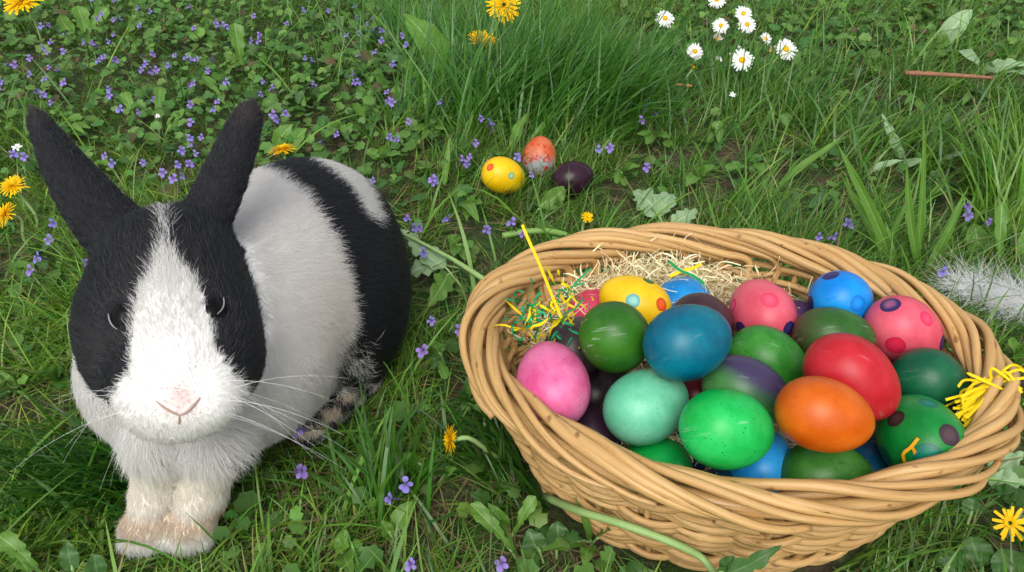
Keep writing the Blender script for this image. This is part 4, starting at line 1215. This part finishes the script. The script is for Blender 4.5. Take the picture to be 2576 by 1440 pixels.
    for q in FLOWERS_B: pts.append((862 + q[0] * .3348, q[1] * .3348))
    pts += FLOWERS_C
    for i, (px, py) in enumerate(pts):
        z = rng.uniform(.026, .042)
        p = PZ(px, py, z)
        if rabbit_sdf(p[None])[0] < .006 or in_basket(p[None], .004)[0]: continue
        o = mobj('ivy_flower', variants[i % 4])
        o.location = p; CLEAR.append((p[0], p[1] - .006, .009, .75))
        o.rotation_euler = (math.radians(rng.uniform(12, 50)), math.radians(rng.normal() * 12), math.radians(rng.normal() * 45))
        s = rng.uniform(.6, .95); o.scale = (s, s, max(s, z / .028 * .95))
        where = place(px, py)
        tag(o, 'small violet ground ivy flower ' + where, 'flower', 'violet ground ivy flowers ' + where)
FLOWERS_A = [(690,8),(862,14),(1040,68),(1430,70),(1140,95),(768,125),(740,160),(858,158),(898,155),(360,200),(1050,210),(860,268),(315,210),(498,262),(1630,178),(1680,195),(1720,215),(1640,210),(1465,220),(2150,190),(2280,90),(2465,90),(2495,240),(1905,138),(385,330),(645,327),(705,330),(735,350),(830,328),(1900,322),(1960,322),(1950,275),(318,380),(368,402),(488,400),(780,435),(745,470),(858,460),(1080,435),(1137,418),(1410,445),(1445,460),(1480,455),(1320,420),(2285,455),(2335,465),(225,445),(100,500),(60,495),(230,568),(385,525),(430,530),(350,605),(1105,500),(1130,540),(1185,530),(1265,508),(1075,545),(1560,545),(1605,450),(20,625),(10,680),(100,740),(490,630),(265,690),(335,730),(395,790),(215,800),(820,690),(835,730),(1415,660),(1465,645),(1705,635),(1990,625),(2060,683),(2350,650),(905,838),(1030,865),(1425,792),(1635,775),(1620,835),(1945,720),(1145,760),(2045,870),(2065,910),(2135,865),(1445,935),(1520,1035),(1430,1055),(1360,1150),(1490,1165),(1460,1100),(1335,1255),(1420,1245),(1225,1305),(1310,1350),(1355,1345),(108,1180),(190,1190),(800,1180),(850,1230),(1075,1230),(2420,1080),(2535,1025)]
FLOWERS_B = [(90,60),(95,138),(228,152),(185,195),(235,240),(283,245),(120,262),(35,280),(288,310),(455,278),(480,350),(250,405),(375,500),(130,435),(90,570),(75,635),(110,635),(335,705),(375,775),(350,765),(505,620),(750,785),(825,760),(495,925),(1100,938),(1045,910),(1115,990),(1010,1080),(380,1040),(340,1045),(420,1065),(958,1190),(930,1235),(1305,1190),(680,1360),(235,1365),(2300,768),(2280,820),(2340,870),(2235,920),(1920,1145),(2000,1125),(2275,1260),(1410,1330),(700,60),(645,285)]
FLOWERS_C = [(1025,555),(1050,575),(1130,555),(1222,578),(1290,567),(1310,590),(1060,640),(1085,810),(1157,832),(1060,880),(130,570),(128,605),(215,668),(85,685),(105,650),(785,1055),(765,1083),(748,1187),(1020,1223),(992,1255),(1040,1420),(1267,1413),(2060,600),(2435,545),(2480,560),(2440,520),(2370,690),(2130,570),(2100,605),(1160,410),(1035,580),(1095,460)]
build_flowers()

# ------------------------------------------------------------------ broad leaves, stems, twig, fur tuft
def leaf_mesh(base, tip, width, kind, bow=.12, fold=.25, roll=0.0, ntv=26):
    L = np.linalg.norm(tip - base); ax = (tip - base) / L
    view = norm(CC - (base + tip) / 2)
    up_ = norm(np.array([0, 0, 1.0]) * .6 + view * .6)
    sd_ = norm(np.cross(ax, up_)); n = np.cross(sd_, ax)
    sd_, n = sd_ * math.cos(roll) + n * math.sin(roll), n * math.cos(roll) - sd_ * math.sin(roll)
    u = np.linspace(0, 1, ntv)
    tri = lambda x: np.abs((x % 1) - .5) * 2
    if kind == 'ovate': w = np.sin(np.pi * np.clip(u, 0, 1) ** .85) ** .75 * np.where(u < .12, .35 + u * 5.4, 1)
    elif kind == 'lance': w = np.sin(np.pi * u ** .8) ** .9
    elif kind == 'grass': w = np.interp(u, [0, .1, .4, .75, 1], [.5, .85, 1, .65, .02])
    elif kind == 'dandelion':
        w = (.14 + .86 * u ** 1.2) * np.sqrt(np.clip(1 - u ** 7, 0, 1)) * (1 - (.55 * (1 - u ** 2)) * ((u * 5.5) % 1))
    elif kind == 'lobed':
        w = np.sin(np.pi * np.clip(u, .02, 1) ** .62) ** .7 * (1 - .38 * tri(u * 3.5 + .2) ** 1.5) * (1 - .10 * ((u * 17) % 1))
    elif kind == 'round': w = np.sqrt(np.clip(1 - (2 * u - 1) ** 2, 0, 1)) * (1 - .07 * ((u * 11) % 1))
    cols = np.array([-1, -.66, -.33, 0, .33, .66, 1.0])
    ph = rng.uniform(0, 6.28)
    bend = bow * L * (4 * u * (1 - u)) - bow * .6 * L * u ** 2 * 0
    ctr = base[None] + ax[None] * (u * L)[:, None] + n[None] * bend[:, None] + sd_[None] * (.04 * L * np.sin(u * 2.5 + ph))[:, None]
    ww = (w * width / 2)[:, None] * cols[None]
    lift = fold * np.abs(ww) + .06 * width * np.sin(u[:, None] * 16 + cols[None] * 2.5 + ph) * np.abs(cols[None]) * (w[:, None] > .05)
    v = ctr[:, None] + sd_[None, None] * ww[..., None] + n[None, None] * lift[..., None]
    k = len(cols)
    f = [(i * k + j, i * k + j + 1, (i + 1) * k + j + 1, (i + 1) * k + j) for i in range(ntv - 1) for j in range(k - 1)]
    uv = np.stack([np.repeat(u, k), np.tile(cols, ntv)], -1)
    return v.reshape(-1, 3), f, uv
def end_point(b, q, mode):
    """tip of a leaf: 'f' lies low over the lawn; 'u' stands up; a number gives its height"""
    if mode == 'f': return PZ(q[0], q[1], .036)
    if mode == 'u': return PYY(q[0], q[1], b[1] + .025)
    return PZ(q[0], q[1], mode)
def plant(name, label, leaves, cat='plant', group='broad-leaved weeds in the lawn', stems=(), mat='leaf'):
    b0 = PZ(leaves[0][0], leaves[0][1], 0) if leaves else stems[0][0][0]
    root = thing(name, (b0[0], b0[1], 0), label, cat, group)
    for lf in leaves:
        bx, by, tx, ty, wpx, kind, mode = lf[:7]
        mt = lf[7] if len(lf) > 7 else mat
        zb = lf[8] if len(lf) > 8 else .006
        b = PZ(bx, by, zb); t = end_point(b, (tx, ty), mode)
        W = wpx * ((t - CC) @ CF) / FPX
        v, f, uv = leaf_mesh(b, t, W, kind, .02 if kind == 'grass' else rng.uniform(.04, .14), rng.uniform(.1, .35), rng.normal() * .25)
        o = mobj('leaf', mesh('leaf', v, f, M[mt], uv=uv), root)
        if mode != 'u': c_ = (b + t) / 2; CLEAR.append((c_[0], c_[1] - .012, np.linalg.norm(t - b) * .5 + .006, .80))
        if kind not in ('grass',):
            p = spline([b - norm(t - b) * .02 - np.array([0, 0, .012]), b, b * .75 + t * .25 + np.array([0, 0, .0015])], 8)
            s3 = tube(p, .0011, 5); mobj('leaf_stalk', mesh('leaf_stalk', s3[0], s3[1], M['stem_pale'], uv=s3[2]), o)
    for pts, r, mt in stems:
        s3 = tube(spline(pts, 24), r, 8); mobj('stem', mesh('stem', s3[0], s3[1], M[mt], uv=s3[2]), root)
    return root
def build_plants():
    plant('dandelion_plant', 'pale toothed leaves spreading beside the tall-stemmed dandelion in the ground ivy', [(235, 130, 190, 15, 60, 'dandelion', 'u'), (215, 95, 270, 22, 48, 'dandelion', 'u'), (190, 95, 150, 35, 42, 'ovate', 'u')])
    plant('dandelion_plant', 'tall toothed leaf rising from the ground ivy above the rabbit ear', [(612, 190, 592, 58, 60, 'dandelion', 'u'), (605, 180, 570, 130, 34, 'dandelion', 'u')])
    plant('dandelion_plant', 'light green arrow shaped leaf between the rabbit ears and the dark grass', [(577, 275, 512, 192, 36, 'dandelion', 'f')])
    plant('dandelion_plant', 'pair of yellow green leaves in the lawn between the rabbit ears', [(337, 308, 312, 232, 44, 'dandelion', 'f'), (398, 325, 396, 218, 46, 'dandelion', 'f'), (420, 330, 465, 275, 40, 'ovate', 'f')])
    plant('dock_plant', 'broad ribbed leaves beside the dandelion behind the rabbit back', [(690, 372, 740, 315, 44, 'ovate', 'f'), (735, 380, 775, 325, 44, 'ovate', 'f')])
    plant('dock_plant', 'large broad leaf leaning out of the dark grass tuft', [(1130, 205, 1015, 32, 84, 'ovate', 'u'), (1128, 195, 1150, 92, 50, 'ovate', 'u')])
    plant('bindweed', 'grey green arrowhead leaves at the foot of the large broad leaf', [(1040, 185, 965, 132, 38, 'ovate', 'f', 'leaf_dark'), (1060, 195, 1010, 170, 42, 'ovate', 'f', 'leaf'), (975, 235, 945, 195, 34, 'round', 'f'), (985, 270, 1000, 215, 30, 'round', 'f')])
    plant('dandelion_plant', 'bright oval leaf in front of the dark grass tuft', [(1195, 285, 1245, 178, 56, 'dandelion', 'u'), (1180, 280, 1150, 230, 36, 'ovate', 'f')])
    plant('plantain', 'narrow ribbed leaves behind the eggs lying in the grass', [(1330, 382, 1372, 298, 20, 'lance', 'u'), (1285, 385, 1332, 285, 34, 'lance', 'u'), (1262, 345, 1255, 300, 34, 'ovate', 'f')])
    plant('dock_plant', 'smooth oval leaf below the aubergine egg in the grass', [(1358, 522, 1424, 470, 48, 'ovate', .02)])
    plant('broad_grass', 'single broad upright blade of grass near the yellow egg in the grass', [(1122, 465, 1126, 342, 17, 'grass', 'u')])
    plant('round_leaf', 'round green leaf beside the cut stem at the back of the basket', [(1410, 640, 1420, 590, 48, 'round', 'f', 'leaf_dark')])
    g1 = np.array(PZ(1236, 716, .030)); g2 = np.array(PZ(1000, 580, .035))
    plant('cut_herb', 'wilting cut herb with pale lobed leaves between rabbit and basket', [(1120, 672, 1025, 610, 66, 'lobed', .03, 'leaf_pale', .02), (1105, 665, 1020, 690, 74, 'lobed', .012, 'leaf_pale', .02), (1130, 690, 1070, 770, 70, 'lobed', .008, 'leaf', .015), (1060, 625, 1000, 580, 40, 'lobed', .03, 'leaf_pale', .02)],
          stems=[([g1, g1 * .66 + g2 * .34 + np.array([0, 0, .003]), g1 * .33 + g2 * .67 + np.array([0, 0, .002]), g2], np.linspace(.0028, .0013, 24), 'stem_pale')])
    plant('cut_herb', 'pale lobed leaf lying on the lawn behind the basket', [(1655, 545, 1600, 478, 78, 'lobed', .02, 'leaf_pale', .02), (1660, 545, 1690, 488, 62, 'lobed', .02, 'leaf_pale', .02), (1690, 560, 1755, 530, 52, 'lobed', .02, 'leaf_pale', .02)],
          stems=[([PZ(1672, 575, .03), PZ(1662, 552, .025), PZ(1645, 525, .022)], .0016, 'stem_pale')])
    plant('cut_herb', 'thick cut green stem lying at the back of the basket', [], stems=[([PZ(1264, 594, .022), PZ(1320, 584, .026), PZ(1380, 582, .026), PZ(1425, 592, .020)], .0034, 'stem')], cat='herb', group=None)
    s1 = [PZ(1362, 1246, .030), PZ(1440, 1278, .033), PZ(1540, 1312, .040), PZ(1640, 1345, .045), PZ(1720, 1378, .040), PZ(1770, 1415, .030), PZ(1800, 1450, .018)]
    def front(px, py, off):        # point just outside the front wall under a pixel
        tt, ss = np.meshgrid(np.linspace(-2.7, -.6, 300), np.linspace(.02, .95, 60))
        w_ = wall(tt.ravel(), ss.ravel(), np.full(tt.size, .0085))
        i = np.argmin(np.linalg.norm(proj(w_) - np.array([px, py]), axis=1))
        return w_[i] + norm(CC - w_[i]) * off
    s1 = [front(1372, 1250, .004), front(1450, 1282, .004), front(1540, 1312, .004), front(1640, 1345, .004), front(1720, 1378, .005), front(1765, 1405, .008), PZ(1805, 1455, .05)]
    plant('cut_herb', 'cut green stem with a serrated leaf leaning across the front of the basket', [(1800, 1446, 1968, 1374, 64, 'lobed', .088, 'leaf_dark', .066), (1815, 1445, 1850, 1400, 34, 'ovate', .08, 'leaf_dark', .066)], stems=[(s1, np.linspace(.0027, .0022, 24), 'stem_pale')])
    plant('dandelion_plant', 'dandelion rosette with toothed leaves at the foot of the basket', [(1298, 1405, 1188, 1262, 66, 'dandelion', .035), (1290, 1345, 1352, 1252, 54, 'dandelion', .035), (1275, 1330, 1230, 1262, 40, 'ovate', .03), (1360, 1395, 1330, 1330, 64, 'ovate', .02, 'leaf_dark'), (1400, 1385, 1400, 1310, 66, 'ovate', .02, 'leaf_dark')])
    plant('young_weed', 'young bright green weed with oval leaves against the front of the basket', [(1485, 1358, 1448, 1248, 22, 'lance', .055), (1475, 1362, 1360, 1382, 38, 'ovate', .03), (1495, 1362, 1535, 1338, 34, 'ovate', .04), (1488, 1372, 1475, 1425, 40, 'ovate', .015), (1350, 1330, 1325, 1262, 34, 'ovate', .03, 'leaf')])
    plant('dandelion_plant', 'large toothed dandelion leaves in front of the rabbit at the lawn edge', [(110, 1450, -10, 1350, 76, 'dandelion', .03), (95, 1475, 30, 1390, 66, 'dandelion', .02), (185, 1440, 170, 1360, 44, 'ovate', .02, 'leaf_dark'), (250, 1460, 235, 1395, 50, 'round', .02, 'leaf_dark')])
    plant('plantain', 'crinkled yellowish leaf between the rabbit and the bent dandelion', [(995, 1340, 1038, 1258, 48, 'ovate', .02), (985, 1350, 960, 1310, 36, 'ovate', .02)])
    plant('plantain', 'smooth leaf lying below the bent dandelion', [(1070, 1178, 1000, 1140, 38, 'ovate', .02), (1115, 1200, 1150, 1180, 30, 'ovate', .02)])
    plant('broad_grass', 'clump of broad bright grass blades behind the far side of the basket', [(2232, 680, 2113, 352, 30, 'grass', 'u'), (2225, 660, 2122, 425, 22, 'grass', 'u'), (2224, 655, 2296, 460, 15, 'grass', 'u'), (2236, 690, 2170, 500, 18, 'grass', 'u'), (2245, 690, 2225, 555, 16, 'grass', 'u')])
    plant('broad_grass', 'tall broad grass shoot standing above the basket rim', [(2325, 700, 2285, 395, 22, 'grass', 'u'), (2322, 690, 2300, 272, 17, 'grass', 'u'), (2330, 715, 2420, 495, 24, 'grass', 'u'), (2335, 700, 2446, 470, 18, 'grass', 'u')])
    plant('broad_grass', 'long flat grass blade bent over the lawn behind the basket', [(1968, 472, 2128, 336, 20, 'grass', .05)])
    plant('dock_plant', 'upright oval dock leaves beside the white fur tuft', [(2460, 650, 2455, 560, 52, 'ovate', 'u'), (2506, 690, 2528, 512, 48, 'dandelion', 'u'), (2575, 670, 2590, 545, 40, 'ovate', 'u')])
    plant('dock_plant', 'pale upturned leaf standing in the grass near the twig', [(2355, 122, 2448, 26, 52, 'ovate', 'u', 'leaf_pale'), (2372, 140, 2455, 168, 44, 'ovate', .03, 'leaf_pale'), (2340, 140, 2380, 85, 44, 'ovate', 'u', 'leaf')])
    plant('dock_plant', 'pale leaves lying beyond the twig at the lawn edge', [(2470, 175, 2585, 160, 46, 'lobed', .03, 'leaf_pale'), (2520, 185, 2590, 190, 30, 'ovate', .03, 'leaf_pale')])
    plant('wilted_leaf', 'curled pale leaf standing in the lawn behind the broad grass', [(2275, 395, 2212, 288, 28, 'lobed', .05, 'leaf_pale'), (2180, 440, 2275, 402, 22, 'lance', .03, 'leaf_pale'), (2262, 420, 2330, 400, 24, 'ovate', .03, 'leaf_pale')])
    plant('wilted_leaf', 'pale torn leaves lying in the grass behind the white fur tuft', [(2370, 402, 2455, 392, 30, 'lobed', .03, 'leaf_pale'), (2400, 400, 2430, 375, 24, 'ovate', .03, 'leaf_pale')])
    plant('cut_herb', 'pale lobed leaves poking out from under the end of the basket', [(2490, 1190, 2580, 1140, 66, 'lobed', .03, 'leaf_pale', .01), (2485, 1205, 2585, 1215, 60, 'lobed', .015, 'leaf_pale', .01), (2470, 1160, 2550, 1100, 50, 'lobed', .03, 'leaf', .01)])
    plant('mallow', 'dark rounded leaves in front of the yellow flower beside the basket', [(2470, 1425, 2440, 1350, 80, 'round', .02, 'leaf_dark'), (2560, 1470, 2520, 1380, 90, 'round', .02, 'leaf_dark'), (2380, 1440, 2400, 1385, 60, 'round', .015, 'leaf_dark'), (2440, 1300, 2450, 1255, 50, 'round', .015, 'leaf_dark'), (2500, 1260, 2560, 1235, 56, 'round', .02, 'leaf_dark')])
    plant('clover', 'grey green clover leaves under the tilted dandelion', [(95, 650, 80, 618, 34, 'round', .03, 'leaf_dark'), (100, 650, 122, 622, 34, 'round', .03, 'leaf_dark'), (98, 655, 108, 684, 32, 'round', .025, 'leaf_dark'), (60, 700, 42, 676, 30, 'round', .03, 'leaf_dark'), (62, 702, 78, 715, 28, 'round', .02, 'leaf_dark'), (20, 600, 14, 570, 32, 'round', .03, 'leaf_dark'), (150, 545, 135, 520, 30, 'round', .02, 'leaf_dark')])
    # more weeds scattered where the lawn is leafy
    spots = [(470, 90), (300, 150), (860, 60), (900, 200), (760, 240), (60, 110), (120, 230), (1690, 130), (1600, 60), (1720, 250), (1990, 60), (2140, 110), (2260, 60), (2050, 200), (2520, 60), (2300, 250), (620, 340), (1080, 330), (960, 400), (230, 420), (1110, 900), (150, 960), (40, 980), (860, 1400), (2080, 500), (1880, 420), (1560, 430), (1800, 330), (1960, 300), (2150, 250), (2400, 300), (2480, 330), (1650, 350), (1760, 450), (2010, 400), (2360, 460), (2180, 180), (1900, 120), (2450, 240), (560, 430), (450, 380), (860, 330), (1150, 620), (1180, 520), (940, 480), (60, 420), (180, 330), (1180, 1010), (2540, 900), (2560, 1020)]
    for i, (px, py) in enumerate(spots):
        b = PZ(px, py, .004); sc = FPX / ((b - CC) @ CF) * .023
        lv = []
        for k in range(rng.integers(3, 6)):
            a = rng.uniform(0, 6.28); l = sc * rng.uniform(.7, 1.25)
            lv.append((px, py, px + l * math.cos(a), py - l * .7 * math.sin(a), sc * rng.uniform(.45, .75), rng.choice(['ovate', 'dandelion', 'round', 'ovate']), float(rng.uniform(.015, .035)), str(rng.choice(['leaf', 'leaf', 'leaf_dark']))))
        if in_basket(b[None], .02)[0] or rabbit_sdf(b[None])[0] < .03: continue
        plant('low_weed', 'low weed with few small leaves ' + place(px, py), lv, group='small low weeds ' + place(px, py))
    # twig
    t3 = tube(spline([PZ(2276, 184, .062), PZ(2350, 187, .062), PZ(2430, 192, .058), PZ(2500, 197, .05)], 20), np.linspace(.0032, .0024, 20) * (1 + .08 * rng.normal(size=20)), 7)
    tag(mobj('twig', mesh('twig', t3[0], t3[1], plain('twig_bark', srgb(140, 100, 76), .7, .2, .35, 150), uv=t3[2])), 'thin reddish brown twig lying on the grass', 'twig')
    t3 = tube(spline([PZ(1698, 213, .02), PZ(1718, 214, .021), PZ(1740, 217, .02)], 8), .0018, 6)
    tag(mobj('twig', mesh('twig', t3[0], t3[1], plain('straw', srgb(196, 140, 96), .7, .2, .2, 150), uv=t3[2])), 'short pale bit of straw lying below the daisies', 'straw')
    # tuft of moulted fur
    n = 1500
    c = PZ(2515, 750, .026)
    q = rng.normal(size=(n, 3)) * np.array([.013, .007, .003]) + np.where(rng.random((n, 1)) < .4, np.array([-.016, .014, .002]), np.array([.012, -.004, 0]))
    d = norm(np.array([-.8, .25, .15]) + .75 * rng.normal(size=(n, 3)))
    s = np.linspace(0, 1, 5)[None, :, None]
    P = (c + q)[:, None] + d[:, None] * (rng.uniform(.012, .034, n)[:, None, None] * s) + rng.normal(size=(n, 1, 3)) * .007 * s ** 2
    P[..., 2] = np.maximum(P[..., 2], .008)
    col = np.array([.88, .88, .89]) * (1 - .45 * (rng.random((n, 1)) < .12))
    fm = MT('moulted_fur', .7, .2); tt = fm.n('Attribute', attribute_name='tint').outputs['Color']; fm.color(tt); fm.translucent(tt, .35)
    o = hairs('fur_tuft', P, np.array([.00013, .00013, .0001, .00007, .00003]), fm.m, col)
    tag(o, 'tuft of white and grey moulted fur lying in the grass beside the basket', 'fur tuft', None, 'stuff')
build_plants()
build_lawn()
